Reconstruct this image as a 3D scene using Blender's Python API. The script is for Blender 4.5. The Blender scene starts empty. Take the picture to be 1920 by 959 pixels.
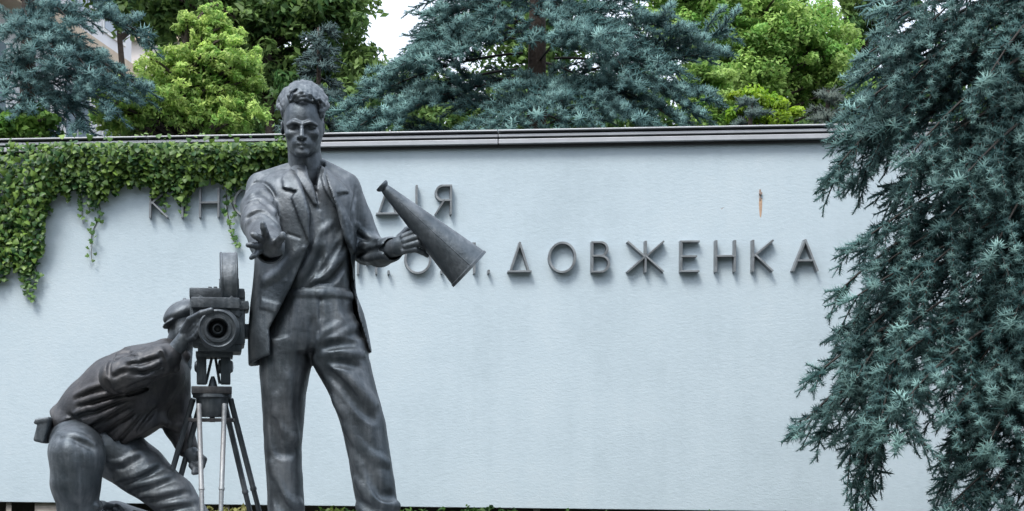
import bpy, bmesh, math, random
import numpy as np
from mathutils import Matrix, Vector

# ------------------------------------------------------------------ camera
F = 3045.0                      # focal length in photograph pixels
PU, PV = 960.0, 900.0           # where the level line of sight meets the picture
ROLL = 0.0098
CAM_Z = 1.3
sc = bpy.context.scene
col = sc.collection
cd = bpy.data.cameras.new('camera')
cam = bpy.data.objects.new('camera', cd); col.objects.link(cam)
cr, sr = math.cos(ROLL), math.sin(ROLL)
cam.matrix_world = Matrix(((cr, -sr, 0, 0), (0, 0, -1, 0), (sr, cr, 0, CAM_Z), (0, 0, 0, 1)))
cd.sensor_fit = 'HORIZONTAL'; cd.sensor_width = 36.0
cd.lens = 36.0 * F / 1920.0
cd.shift_x = 0.0
cd.shift_y = (PV - 479.5) / 1920.0
cd.clip_start = 0.05; cd.clip_end = 2000
sc.camera = cam

# ------------------------------------------------------------------ sky, sun, exposure
SUN_EL, SUN_AZ = math.radians(57), math.radians(212)   # azimuth: where the sun stands, clockwise from +Y
w = bpy.data.worlds.new('World'); sc.world = w; w.use_nodes = True
nt = w.node_tree; nt.nodes.clear()
out = nt.nodes.new('ShaderNodeOutputWorld')
sky = nt.nodes.new('ShaderNodeTexSky'); sky.sky_type = 'NISHITA'; sky.sun_disc = False
sky.sun_elevation = SUN_EL; sky.sun_rotation = SUN_AZ; sky.dust_density = 3.0
bg = nt.nodes.new('ShaderNodeBackground'); bg.inputs[1].default_value = 0.06
nt.links.new(sky.outputs[0], bg.inputs[0])
cl = nt.nodes.new('ShaderNodeBackground')              # the overcast veil
cl.inputs[0].default_value = (0.88, 0.92, 0.98, 1)
# an even overcast: luminance grows from the horizon to three times that overhead, (1 + 2 sin elevation) / 3
tc = nt.nodes.new('ShaderNodeTexCoord'); sx_ = nt.nodes.new('ShaderNodeSeparateXYZ'); nt.links.new(tc.outputs['Generated'], sx_.inputs[0])
mz = nt.nodes.new('ShaderNodeMath'); mz.operation = 'MAXIMUM'; mz.inputs[1].default_value = 0.0; nt.links.new(sx_.outputs['Z'], mz.inputs[0])
ml = nt.nodes.new('ShaderNodeMath'); ml.operation = 'MULTIPLY_ADD'; ml.inputs[1].default_value = 0.76; ml.inputs[2].default_value = 0.40
nt.links.new(mz.outputs[0], ml.inputs[0]); nt.links.new(ml.outputs[0], cl.inputs[1])
ad = nt.nodes.new('ShaderNodeAddShader')
nt.links.new(bg.outputs[0], ad.inputs[0]); nt.links.new(cl.outputs[0], ad.inputs[1])
nt.links.new(ad.outputs[0], out.inputs[0])
sd = bpy.data.lights.new('sun', 'SUN'); sd.energy = 1.5; sd.angle = math.radians(20); sd.color = (1.0, 0.96, 0.9)
sun = bpy.data.objects.new('sun', sd); col.objects.link(sun)
sdir = Vector((math.sin(SUN_AZ) * math.cos(SUN_EL), math.cos(SUN_AZ) * math.cos(SUN_EL), math.sin(SUN_EL)))
sun.rotation_euler = sdir.to_track_quat('Z', 'Y').to_euler()
sun.location = (0, 0, 30)
sc.view_settings.view_transform = 'Standard'; sc.view_settings.look = 'None'
sc.view_settings.exposure = 1.08; sc.view_settings.gamma = 1.0
sc.view_settings.use_curve_mapping = False

# ------------------------------------------------------------------ pixel helpers
def ray(u, v):
    a, b = (u - PU) / F, (PV - v) / F
    return np.array((a * cr - b * sr, 1.0, a * sr + b * cr))
def at(u, v, Y):
    p = ray(u, v) * Y
    return np.array((p[0], p[1], p[2] + CAM_Z))
# the wall: a vertical plane, its right end a little nearer
WALL_K = -0.128
def wall_y(x): return 13.0 + WALL_K * x
def on_wall(u, v, proud=0.0):
    r = ray(u, v); t = (13.0 - proud) / (r[1] - WALL_K * r[0])
    return np.array((r[0] * t, r[1] * t, r[2] * t + CAM_Z))
WN = np.array((WALL_K, 1.0, 0.0)); WN = -WN / np.linalg.norm(WN)       # out of the wall, to the camera
WT = np.array((1.0, WALL_K, 0.0)); WT = WT / np.linalg.norm(WT)        # along the wall, to the right
# the statues: a plane S pixels to the metre; sculpted in (u, v, w) with w towards the camera
S = 463.0
YS = F / S
def q(u, v, w=0.0):
    k = (YS - w / S) / YS
    return np.array((PU + (u - PU) * k, PV + (v - PV) * k, w), float)
def unq(U, V, w=0.0):
    k = (YS - w / S) / YS
    return np.array((PU + (U - PU) / k, PV + (V - PV) / k, w), float)
def plane_to_world(P):
    P = np.asarray(P, float)
    a, b = (P[..., 0] - PU) / F, (PV - P[..., 1]) / F
    o = np.empty_like(P)
    o[..., 0] = (a * cr - b * sr) * YS
    o[..., 1] = YS - P[..., 2] / S
    o[..., 2] = (a * sr + b * cr) * YS + CAM_Z
    return o

# ------------------------------------------------------------------ objects
def tag(o, label=None, cat=None, group=None, kind=None):
    if label: o['label'] = label
    if cat: o['category'] = cat
    if group: o['group'] = group
    if kind: o['kind'] = kind
    return o
def empty(name, loc):
    o = bpy.data.objects.new(name, None); col.objects.link(o); o.location = tuple(loc); o.empty_display_size = 0.1
    return o
def mesh_np(name, V, polys, mat=None, smooth=False, tint=None, nrm=None):
    """polys: int array (n, k) or list of such arrays"""
    me = bpy.data.meshes.new(name)
    V = np.asarray(V, np.float32)
    if not isinstance(polys, (list, tuple)): polys = [polys]
    polys = [np.asarray(p, np.int32) for p in polys if len(p)]
    me.vertices.add(len(V)); me.vertices.foreach_set('co', V.ravel())
    nl = sum(p.size for p in polys); nf = sum(len(p) for p in polys)
    me.loops.add(nl); me.loops.foreach_set('vertex_index', np.concatenate([p.ravel() for p in polys]))
    tot = np.concatenate([np.full(len(p), p.shape[1], np.int32) for p in polys])
    st = np.concatenate(([0], np.cumsum(tot)[:-1])).astype(np.int32)
    me.polygons.add(nf); me.polygons.foreach_set('loop_start', st)
    if smooth: me.polygons.foreach_set('use_smooth', np.ones(nf, bool))
    me.update(calc_edges=True)
    if tint is not None:
        at_ = me.color_attributes.new('tint', 'FLOAT_COLOR', 'POINT')
        c = np.ones((len(V), 4), np.float32); c[:, :3] = tint
        at_.data.foreach_set('color', c.ravel())
    if nrm is not None:                                       # foliage shaded as the rounded clumps it grows in
        me.polygons.foreach_set('use_smooth', np.ones(nf, bool))
        na = me.attributes.new('custom_normal', 'FLOAT_VECTOR', 'POINT'); na.data.foreach_set('vector', np.ascontiguousarray(nrm, np.float32).ravel())
    if mat: me.materials.append(mat)
    return me
def facing(V, T, N):
    """turn each triangle so that its face looks along its vertices' normals"""
    g = np.cross(V[T[:, 1]] - V[T[:, 0]], V[T[:, 2]] - V[T[:, 0]]); m = N[T[:, 0]] + N[T[:, 1]] + N[T[:, 2]]
    T = T.copy(); f = (g * m).sum(1) < 0; T[f] = T[f][:, ::-1]; return T
def link(name, me, parent=None, loc=None):
    """the mesh is in world coordinates; a child is re-based on its parent's location"""
    o = bpy.data.objects.new(name, me); col.objects.link(o)
    if loc is not None: o.location = tuple(loc)
    if parent is not None:
        o.parent = parent
        base = Vector((0, 0, 0)); p = parent
        while p is not None:
            base = base + p.location; p = p.parent
        o.location = o.location - base
    return o
class MB:
    """collects boxes, bars and lathed shapes and builds them as one mesh; world=False: (photograph u, v, depth w) of the statue plane"""
    def __init__(s, world=False): s.bm = bmesh.new(); s.world = world
    def box(s, c, half, rot=None, bevel=0.0):
        if not s.world: c = q(*c)
        b = bmesh.new(); bmesh.ops.create_cube(b, size=2.0)
        if rot is None: rot = Matrix.Identity(3)
        for vtx in b.verts: vtx.co = Vector((vtx.co.x * half[0], vtx.co.y * half[1], vtx.co.z * half[2]))
        if bevel > 0: bmesh.ops.bevel(b, geom=b.edges[:], offset=bevel, segments=2, affect='EDGES', profile=0.6)
        for vtx in b.verts: vtx.co = rot @ vtx.co + Vector(c)
        s._merge(b); return s
    def rod(s, a, b_, r0, r1=None, n=12):
        return s.lathe(a, b_, [(0, r0), (1, r0 if r1 is None else r1)], n)
    def lathe(s, a, b_, prof, n=24, cap=True):
        """prof: (t along a-b, radius)"""
        if not s.world: a, b_ = q(*a), q(*b_)
        a = Vector(a); b_ = Vector(b_); d = b_ - a; L = d.length; d.normalize()
        x = d.orthogonal().normalized(); y = d.cross(x)
        b = bmesh.new(); rings = []
        for t, r in prof:
            rings.append([b.verts.new(a + d * (t * L) + (x * math.cos(k * 2 * math.pi / n) + y * math.sin(k * 2 * math.pi / n)) * max(r, 1e-4)) for k in range(n)])
        for r0, r1 in zip(rings, rings[1:]):
            for k in range(n): b.faces.new((r0[k], r0[(k + 1) % n], r1[(k + 1) % n], r1[k]))
        if cap:
            b.faces.new(rings[0][::-1]); b.faces.new(rings[-1])
        s._merge(b); return s
    def poly(s, pts, ext):
        """flat polygon pts pushed along ext"""
        b = bmesh.new(); e = Vector(ext)
        f = b.faces.new([b.verts.new(Vector(p)) for p in pts])
        r = bmesh.ops.extrude_face_region(b, geom=[f])
        for vtx in [g for g in r['geom'] if isinstance(g, bmesh.types.BMVert)]: vtx.co += e
        s._merge(b); return s
    def _merge(s, b):
        bmesh.ops.recalc_face_normals(b, faces=b.faces[:])
        m = bpy.data.meshes.new('tmp'); b.to_mesh(m); b.free(); s.bm.from_mesh(m); bpy.data.meshes.remove(m)
    def build(s, name, mat, parent=None, loc=None, smooth=None):
        if not s.world:
            vs = s.bm.verts[:]
            W = plane_to_world(np.array([v.co[:] for v in vs]))
            for v, p in zip(vs, W): v.co = Vector(p)
            bmesh.ops.reverse_faces(s.bm, faces=s.bm.faces[:])
        off = Vector(loc) if loc is not None else None
        if off is not None:
            for v in s.bm.verts: v.co -= off
        me = bpy.data.meshes.new(name); s.bm.to_mesh(me); s.bm.free()
        me.materials.append(mat)
        if smooth:
            me.polygons.foreach_set('use_smooth', np.ones(len(me.polygons), bool))
            me.set_sharp_from_angle(angle=math.radians(smooth))
        return link(name, me, parent, loc)

# ------------------------------------------------------------------ materials
def nodes(name):
    m = bpy.data.materials.new(name); m.use_nodes = True
    n = m.node_tree.nodes; b = n['Principled BSDF']
    return m, n, m.node_tree.links, b
def ramp(n, l, src, stops):
    r = n.new('ShaderNodeValToRGB')
    while len(r.color_ramp.elements) < len(stops): r.color_ramp.elements.new(0.5)
    for e, (p, c) in zip(r.color_ramp.elements, stops):
        e.position = p; e.color = tuple(c) + (1,)
    l.new(src, r.inputs[0]); return r
def noise(n, l, co, scale, detail=4, rough=0.55):
    t = n.new('ShaderNodeTexNoise'); t.inputs['Scale'].default_value = scale
    t.inputs['Detail'].default_value = detail; t.inputs['Roughness'].default_value = rough
    if co is not None: l.new(co, t.inputs['Vector'])
    return t
def bump(n, l, b, h, strength, dist):
    x = n.new('ShaderNodeBump'); x.inputs['Strength'].default_value = strength; x.inputs['Distance'].default_value = dist
    l.new(h, x.inputs['Height']); l.new(x.outputs[0], b.inputs['Normal']); return x
def mapped(n, l, scale=(1, 1, 1)):
    g = n.new('ShaderNodeNewGeometry'); mp = n.new('ShaderNodeMapping'); mp.inputs['Scale'].default_value = scale
    l.new(g.outputs['Position'], mp.inputs['Vector']); return mp.outputs[0]

def mat_bronze(name, dark, mid, light, rough=0.42, metal=0.55):
    m, n, l, b = nodes(name); co = mapped(n, l)
    t = noise(n, l, co, 7.0, 6, 0.62)
    st = noise(n, l, mapped(n, l, (30, 30, 4)), 1.0, 4, 0.6)          # run-off streaks
    mx = n.new('ShaderNodeMix'); mx.data_type = 'FLOAT'; mx.inputs[0].default_value = 0.4
    l.new(t.outputs['Fac'], mx.inputs[2]); l.new(st.outputs['Fac'], mx.inputs[3])
    r = ramp(n, l, mx.outputs[0], [(0.32, dark), (0.5, mid), (0.66, light)])
    t3 = noise(n, l, co, 2.6, 5, 0.65); pm = ramp(n, l, t3.outputs['Fac'], [(0.42, (0, 0, 0)), (0.72, (.22, .22, .22))])      # browner patches in the patina
    pc = n.new('ShaderNodeMix'); pc.data_type = 'RGBA'; l.new(pm.outputs[0], pc.inputs[0]); l.new(r.outputs[0], pc.inputs[6]); pc.inputs[7].default_value = (mid[0] * 1.45, mid[1] * 1.02, mid[2] * .86, 1)
    l.new(pc.outputs[2], b.inputs['Base Color'])
    b.inputs['Metallic'].default_value = metal
    rr = ramp(n, l, t.outputs['Fac'], [(0.3, (rough - .1,) * 3), (0.7, (rough + .14,) * 3)])
    l.new(rr.outputs[0], b.inputs['Roughness'])
    f = noise(n, l, co, 60, 5, 0.6); bump(n, l, b, f.outputs['Fac'], 0.35, 0.006)
    return m
M_BRONZE = mat_bronze('bronze_patina', (0.036, 0.049, 0.060), (0.084, 0.103, 0.120), (0.185, 0.210, 0.233), 0.50, 0.76)
M_BRONZE_D = mat_bronze('bronze_dark', (0.028, 0.034, 0.041), (0.060, 0.064, 0.071), (0.115, 0.115, 0.118), 0.52, 0.74)
M_STEEL = mat_bronze('bronze_bright_rod', (0.16, 0.178, 0.19), (0.22, 0.24, 0.255), (0.28, 0.30, 0.315), 0.48, 0.5)

def mat_plain(name, c, rough=0.6, metal=0.0, var=0.12, scale=6, bstr=0.15, bdist=0.004, bscale=60):
    m, n, l, b = nodes(name); co = mapped(n, l)
    t = noise(n, l, co, scale, 5, 0.6)
    r = ramp(n, l, t.outputs['Fac'], [(0.3, [x * (1 - var) for x in c]), (0.7, [min(1, x * (1 + var)) for x in c])])
    l.new(r.outputs[0], b.inputs['Base Color']); b.inputs['Roughness'].default_value = rough; b.inputs['Metallic'].default_value = metal
    f = noise(n, l, co, bscale, 4); bump(n, l, b, f.outputs['Fac'], bstr, bdist)
    return m

def mat_leaf(name, rough=0.5, trans=0.25, gain=1.0):
    m, n, l, b = nodes(name)
    a = n.new('ShaderNodeVertexColor'); a.layer_name = 'tint'
    l.new(a.outputs['Color'], b.inputs['Base Color']); b.inputs['Roughness'].default_value = rough
    b.inputs['Specular IOR Level'].default_value = 0.3
    if trans > 0:
        t = n.new('ShaderNodeBsdfTranslucent'); l.new(a.outputs['Color'], t.inputs['Color'])
        mx = n.new('ShaderNodeMixShader'); mx.inputs[0].default_value = trans
        l.new(b.outputs[0], mx.inputs[1]); l.new(t.outputs[0], mx.inputs[2])
        l.new(mx.outputs[0], n['Material Output'].inputs['Surface'])
    return m
M_NEEDLE = mat_leaf('spruce_needles', 0.6, 0.12)
M_LEAF = mat_leaf('tree_leaves', 0.5, 0.45)
M_IVY = mat_leaf('creeper_leaves', 0.42, 0.2)
M_BARK = mat_plain('bark', (0.055, 0.042, 0.034), 0.9, 0, 0.4, 14, 0.8, 0.02, 30)

# ------------------------------------------------------------------ sculpting: a distance field and its surface
class Field:
    def __init__(s, lo, hi, h):
        cs = np.array([q(x, y, z) for x in (lo[0], hi[0]) for y in (lo[1], hi[1]) for z in (lo[2], hi[2])] + [lo, hi])
        lo, hi = cs.min(0) - 3, cs.max(0) + 3
        s.lo = np.array(lo, float); s.h = h
        s.n = np.ceil((np.array(hi, float) - s.lo) / h).astype(int) + 1
        s.d = np.full(s.n, 40.0, np.float32)
        s.ax = [s.lo[i] + h * np.arange(s.n[i]) for i in range(3)]
    def _sub(s, lo, hi):
        i0 = np.clip(np.floor((np.asarray(lo) - s.lo) / s.h).astype(int), 0, s.n)
        i1 = np.clip(np.ceil((np.asarray(hi) - s.lo) / s.h).astype(int) + 1, 0, s.n)
        sl = tuple(slice(a, b) for a, b in zip(i0, i1))
        X = s.ax[0][sl[0]][:, None, None]; Y = s.ax[1][sl[1]][None, :, None]; Z = s.ax[2][sl[2]][None, None, :]
        return sl, X, Y, Z
    def _put(s, sl, d, k, op):
        a = s.d[sl]; d = d.astype(np.float32)
        if op == 'add':
            if k > 0:
                t = np.clip(0.5 + 0.5 * (a - d) / k, 0, 1); s.d[sl] = a * (1 - t) + d * t - k * t * (1 - t)
            else: s.d[sl] = np.minimum(a, d)
        else:
            d = -d
            if k > 0:
                t = np.clip(0.5 - 0.5 * (a - d) / k, 0, 1); s.d[sl] = a * (1 - t) + d * t + k * t * (1 - t)
            else: s.d[sl] = np.maximum(a, d)
    def cone(s, a, b, ra, rb=None, k=4, op='add', flat=None):
        a = q(*a); b = q(*b); rb = ra if rb is None else rb
        m = max(ra, rb) * (max(1, flat[1]) if flat else 1) + 3 * s.h + k
        sl, X, Y, Z = s._sub(np.minimum(a, b) - m, np.maximum(a, b) + m)
        e = b - a; L2 = max(e @ e, 1e-9)
        t = np.clip(((X - a[0]) * e[0] + (Y - a[1]) * e[1] + (Z - a[2]) * e[2]) / L2, 0, 1)
        px, py, pz = X - a[0] - t * e[0], Y - a[1] - t * e[1], Z - a[2] - t * e[2]
        r = ra + (rb - ra) * t; g = 1.0
        if flat:
            nv = np.asarray(flat[0], float); nv = nv / np.linalg.norm(nv); c = px * nv[0] + py * nv[1] + pz * nv[2]
            f = 1 / flat[1] - 1; px, py, pz = px + c * f * nv[0], py + c * f * nv[1], pz + c * f * nv[2]
            g = min(1, flat[1])
        s._put(sl, (np.sqrt(px * px + py * py + pz * pz) - r) * g, k, op); return s
    def tube(s, pts, rs, k=3, op='add', flat=None):
        if np.isscalar(rs): rs = [rs] * len(pts)
        for i in range(len(pts) - 1): s.cone(pts[i], pts[i + 1], rs[i], rs[i + 1], k, op, flat)
        return s
    def ell(s, c, r, k=4, op='add', rot=None):
        c = q(*c); r = np.asarray(r, float); m = r.max() + 3 * s.h + k
        sl, X, Y, Z = s._sub(c - m, c + m); x, y, z = X - c[0], Y - c[1], Z - c[2]
        if rot is not None:
            R = np.array(rot.transposed())
            x, y, z = (R[i, 0] * x + R[i, 1] * y + R[i, 2] * z for i in range(3))
        n1 = np.sqrt((x / r[0]) ** 2 + (y / r[1]) ** 2 + (z / r[2]) ** 2)
        n2 = np.sqrt((x / r[0] ** 2) ** 2 + (y / r[1] ** 2) ** 2 + (z / r[2] ** 2) ** 2) + 1e-6
        s._put(sl, n1 * (n1 - 1) / n2, k, op); return s
    def loft(s, rows, k=4, op='add', ex=2.3, shear=0.0):
        """rows: (v, u left, u right, w back, w front)"""
        R = np.array(rows, float); m = 4 * s.h + k
        sl, X, Y, Z = s._sub((R[:, 1].min() - m, R[0, 0] - m, R[:, 3].min() - m), (R[:, 2].max() + m, R[-1, 0] + m, R[:, 4].max() + m))
        y = Y[0, :, 0]; yc = np.clip(y, R[0, 0], R[-1, 0])
        g = [cubic(R[:, 0], R[:, j], yc)[None, :, None] for j in (1, 2, 3, 4)]
        cx, rx, cz, rz = (g[0] + g[1]) / 2, np.maximum((g[1] - g[0]) / 2, 1), (g[2] + g[3]) / 2, np.maximum((g[3] - g[2]) / 2, 1)
        nn = (np.abs((X - cx) / rx) ** ex + np.abs((Z - cz) / rz) ** ex) ** (1 / ex)
        d = (nn - 1) * np.minimum(rx, rz)
        d = np.maximum(d, np.maximum(R[0, 0] - Y, Y - R[-1, 0]))
        s._put(sl, d, k, op); return s
    def prism(s, poly, w0, w1, k=2, op='sub', wref=0.0):
        P = np.array([q(x, y, wref)[:2] for x, y in poly]); m = 3 * s.h + k
        sl, X, Y, Z = s._sub((P[:, 0].min() - m, P[:, 1].min() - m, w0 - m), (P[:, 0].max() + m, P[:, 1].max() + m, w1 + m))
        d = poly2d(P, X[:, :, 0], Y[:, :, 0])
        s._put(sl, np.maximum(d[:, :, None], np.maximum(w0 - Z, Z - w1)), k, op); return s
    def box(s, c, half, k=2, op='add', rot=None, rad=2):
        c = q(*c); hf = np.asarray(half, float); m = np.linalg.norm(hf) + 3 * s.h + k
        sl, X, Y, Z = s._sub(c - m, c + m); x, y, z = X - c[0], Y - c[1], Z - c[2]
        if rot is not None:
            R = np.array(rot.transposed()); x, y, z = (R[i, 0] * x + R[i, 1] * y + R[i, 2] * z for i in range(3))
        ax, ay, az = np.abs(x) - hf[0] + rad, np.abs(y) - hf[1] + rad, np.abs(z) - hf[2] + rad
        o = np.sqrt(np.maximum(ax, 0) ** 2 + np.maximum(ay, 0) ** 2 + np.maximum(az, 0) ** 2) + np.minimum(np.maximum(ax, np.maximum(ay, az)), 0) - rad
        s._put(sl, o, k, op); return s
    def front(s, u, v, wmax=None):
        """depth of the first surface seen at pixel (u, v)"""
        w_ = 50.0
        for _ in range(3):
            p = q(u, v, w_)
            i = int(np.clip(round((p[0] - s.lo[0]) / s.h), 0, s.n[0] - 1)); j = int(np.clip(round((p[1] - s.lo[1]) / s.h), 0, s.n[1] - 1))
            idx = np.nonzero(s.d[i, j] < 0)[0]
            if wmax is not None: idx = idx[s.ax[2][idx] < wmax]
            if not len(idx): return None
            w_ = s.ax[2][idx[-1]]
        return w_
    def fold(s, pts, r, h, op='add', k=5, n=14, taper=True, wmax=None):
        """a ridge (or a groove) that lies on the front of the surface along the polyline pts of (u, v)"""
        h = h * FOLD; P = np.array(pts, float); t = np.linspace(0, 1, len(P)); tt = np.linspace(0, 1, n)
        U, V = cubic(t, P[:, 0], tt), cubic(t, P[:, 1], tt); Q = []; W = [s.front(a, b, wmax) for a, b in zip(U, V)]
        ok = [i for i in range(n) if W[i] is not None]
        if len(ok) < 3: return s
        Wk = np.array([W[i] for i in ok]); Wk = np.convolve(np.pad(Wk, 1, mode='edge'), [.25, .5, .25], 'valid')
        for i, wv in zip(ok, Wk):
            f = math.sin(math.pi * (0.12 + 0.76 * tt[i])) if taper else 1.0
            Q.append(((U[i], V[i], wv - r + h * f) if op == 'add' else (U[i], V[i], wv + r - h * f), r))
        for a, b in zip(Q, Q[1:]): s.cone(a[0], b[0], a[1], b[1], k, op)
        return s
    def wobble(s, amp, wl, seed=0):
        rng = np.random.default_rng(seed); X, Y, Z = s.ax[0][:, None, None], s.ax[1][None, :, None], s.ax[2][None, None, :]
        for _ in range(5):
            f = rng.normal(size=3) / wl * 2 * math.pi * 0.6; ph = rng.uniform(0, 6.28)
            s.d += (amp / 2.2 * np.sin(f[0] * X + f[1] * Y + f[2] * Z + ph)).astype(np.float32)
        return s
    def surface(s, smooth=1):
        Fd = s.d; Fd[0] = Fd[-1] = 9; Fd[:, 0] = Fd[:, -1] = 9; Fd[:, :, 0] = Fd[:, :, -1] = 9
        ins = Fd < 0; c = np.zeros(np.array(Fd.shape) - 1, np.uint8)
        offs = [(i, j, k) for i in (0, 1) for j in (0, 1) for k in (0, 1)]
        A, B, C = c.shape
        for i, j, k in offs: c += ins[i:i + A, j:j + B, k:k + C]
        cells = np.argwhere((c > 0) & (c < 8)); pos = np.zeros((len(cells), 3)); cnt = np.zeros(len(cells))
        val = {o: Fd[cells[:, 0] + o[0], cells[:, 1] + o[1], cells[:, 2] + o[2]] for o in offs}
        for o in offs:
            for ax in range(3):
                if o[ax] == 0:
                    p = list(o); p[ax] = 1; p = tuple(p); v0, v1 = val[o], val[p]; m = (v0 < 0) != (v1 < 0)
                    t = v0[m] / (v0[m] - v1[m]); e = np.zeros((m.sum(), 3)) + o; e[:, ax] = t
                    pos[m] += e; cnt[m] += 1
        V = s.lo + s.h * (cells + pos / cnt[:, None])
        idx = np.full(c.shape, -1, np.int32); idx[tuple(cells.T)] = np.arange(len(cells)); Q = []
        for ax in range(3):
            a1, a2 = (ax + 1) % 3, (ax + 2) % 3
            s0 = [slice(None)] * 3; s1 = [slice(None)] * 3; s0[ax] = slice(0, -1); s1[ax] = slice(1, None)
            x0, x1 = ins[tuple(s0)], ins[tuple(s1)]; E = np.argwhere(x0 != x1); fl = x0[tuple(E.T)]
            def cell(d1, d2):
                e = E.copy(); e[:, a1] += d1; e[:, a2] += d2; return idx[tuple(e.T)]
            qd = np.stack([cell(-1, -1), cell(0, -1), cell(0, 0), cell(-1, 0)], 1)
            qd[~fl] = qd[~fl][:, ::-1]; Q.append(qd)
        Q = np.concatenate(Q)[:, ::-1]                       # mirrored axes: flip
        for _ in range(smooth):
            acc = np.zeros_like(V); n = np.zeros(len(V))
            for i in range(4):
                for j in (1, 3):
                    np.add.at(acc, Q[:, i], V[Q[:, (i + j) % 4]]); np.add.at(n, Q[:, i], 1)
            V = 0.5 * V + 0.5 * acc / np.maximum(n, 1)[:, None]
        return plane_to_world(V), Q
def cubic(x, y, t):
    """monotone-ish Catmull-Rom through (x, y)"""
    x = np.asarray(x, float); y = np.asarray(y, float); t = np.asarray(t, float)
    if len(x) < 3: return np.interp(t, x, y)
    i = np.clip(np.searchsorted(x, t, side='right') - 1, 0, len(x) - 2)
    m = np.gradient(y, x); h = x[i + 1] - x[i]; f = (t - x[i]) / h
    return (2 * f**3 - 3 * f**2 + 1) * y[i] + (f**3 - 2 * f**2 + f) * h * m[i] + (-2 * f**3 + 3 * f**2) * y[i + 1] + (f**3 - f**2) * h * m[i + 1]
def sculpt(name, fields, mat, parent, smooth=1):
    Vs, Qs, n = [], [], 0
    for f in (fields if isinstance(fields, (list, tuple)) else [fields]):
        V, Q = f.surface(smooth); Vs.append(V); Qs.append(Q + n); n += len(V)
    V = np.concatenate(Vs); base = np.array(parent.location) if parent else np.zeros(3)
    return link(name, mesh_np(name, V, np.concatenate(Qs), mat, True), parent)
def eul(x, y, z): return (Matrix.Rotation(math.radians(z), 3, 'Z') @ Matrix.Rotation(math.radians(y), 3, 'Y') @ Matrix.Rotation(math.radians(x), 3, 'X'))
def poly2d(P, x, y):
    P = np.array(P, float); d = np.full((x.shape[0], y.shape[1]), 1e9); ins = np.zeros(d.shape, bool)
    for i in range(len(P)):
        a, b = P[i - 1], P[i]; e = b - a
        t = np.clip(((x - a[0]) * e[0] + (y - a[1]) * e[1]) / max(e @ e, 1e-9), 0, 1)
        d = np.minimum(d, (x - a[0] - t * e[0]) ** 2 + (y - a[1] - t * e[1]) ** 2)
        xi = a[0] + (y - a[1]) * e[0] / (e[1] if e[1] != 0 else 1e-9)
        ins ^= ((a[1] > y) != (b[1] > y)) & (x < xi)
    d = np.sqrt(d); d[ins] *= -1
    return d
FOLD = 0.52
def emboss(s, poly, t, edge=3.0, w0=0.0, wref=60.0):
    """raise (t > 0) or sink the front surface inside the polygon, with a crisp edge"""
    P = np.array([q(x, y, wref)[:2] for x, y in poly]); m = edge + 2 * s.h
    sl, X, Y, Z = s._sub((P[:, 0].min() - m, P[:, 1].min() - m, w0), (P[:, 0].max() + m, P[:, 1].max() + m, s.ax[2][-1]))
    f = np.clip(0.5 - poly2d(P, X[:, :, 0], Y[:, :, 0]) / edge, 0, 1)
    s.d[sl] -= (t * f[:, :, None]).astype(np.float32)
    return s
Field.emboss = emboss

def I(*p): return np.array(p, float)
GROUND_V = 1045.0
PED_Z = float(plane_to_world(np.array((400.0, GROUND_V, 0.0)))[2])

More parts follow.
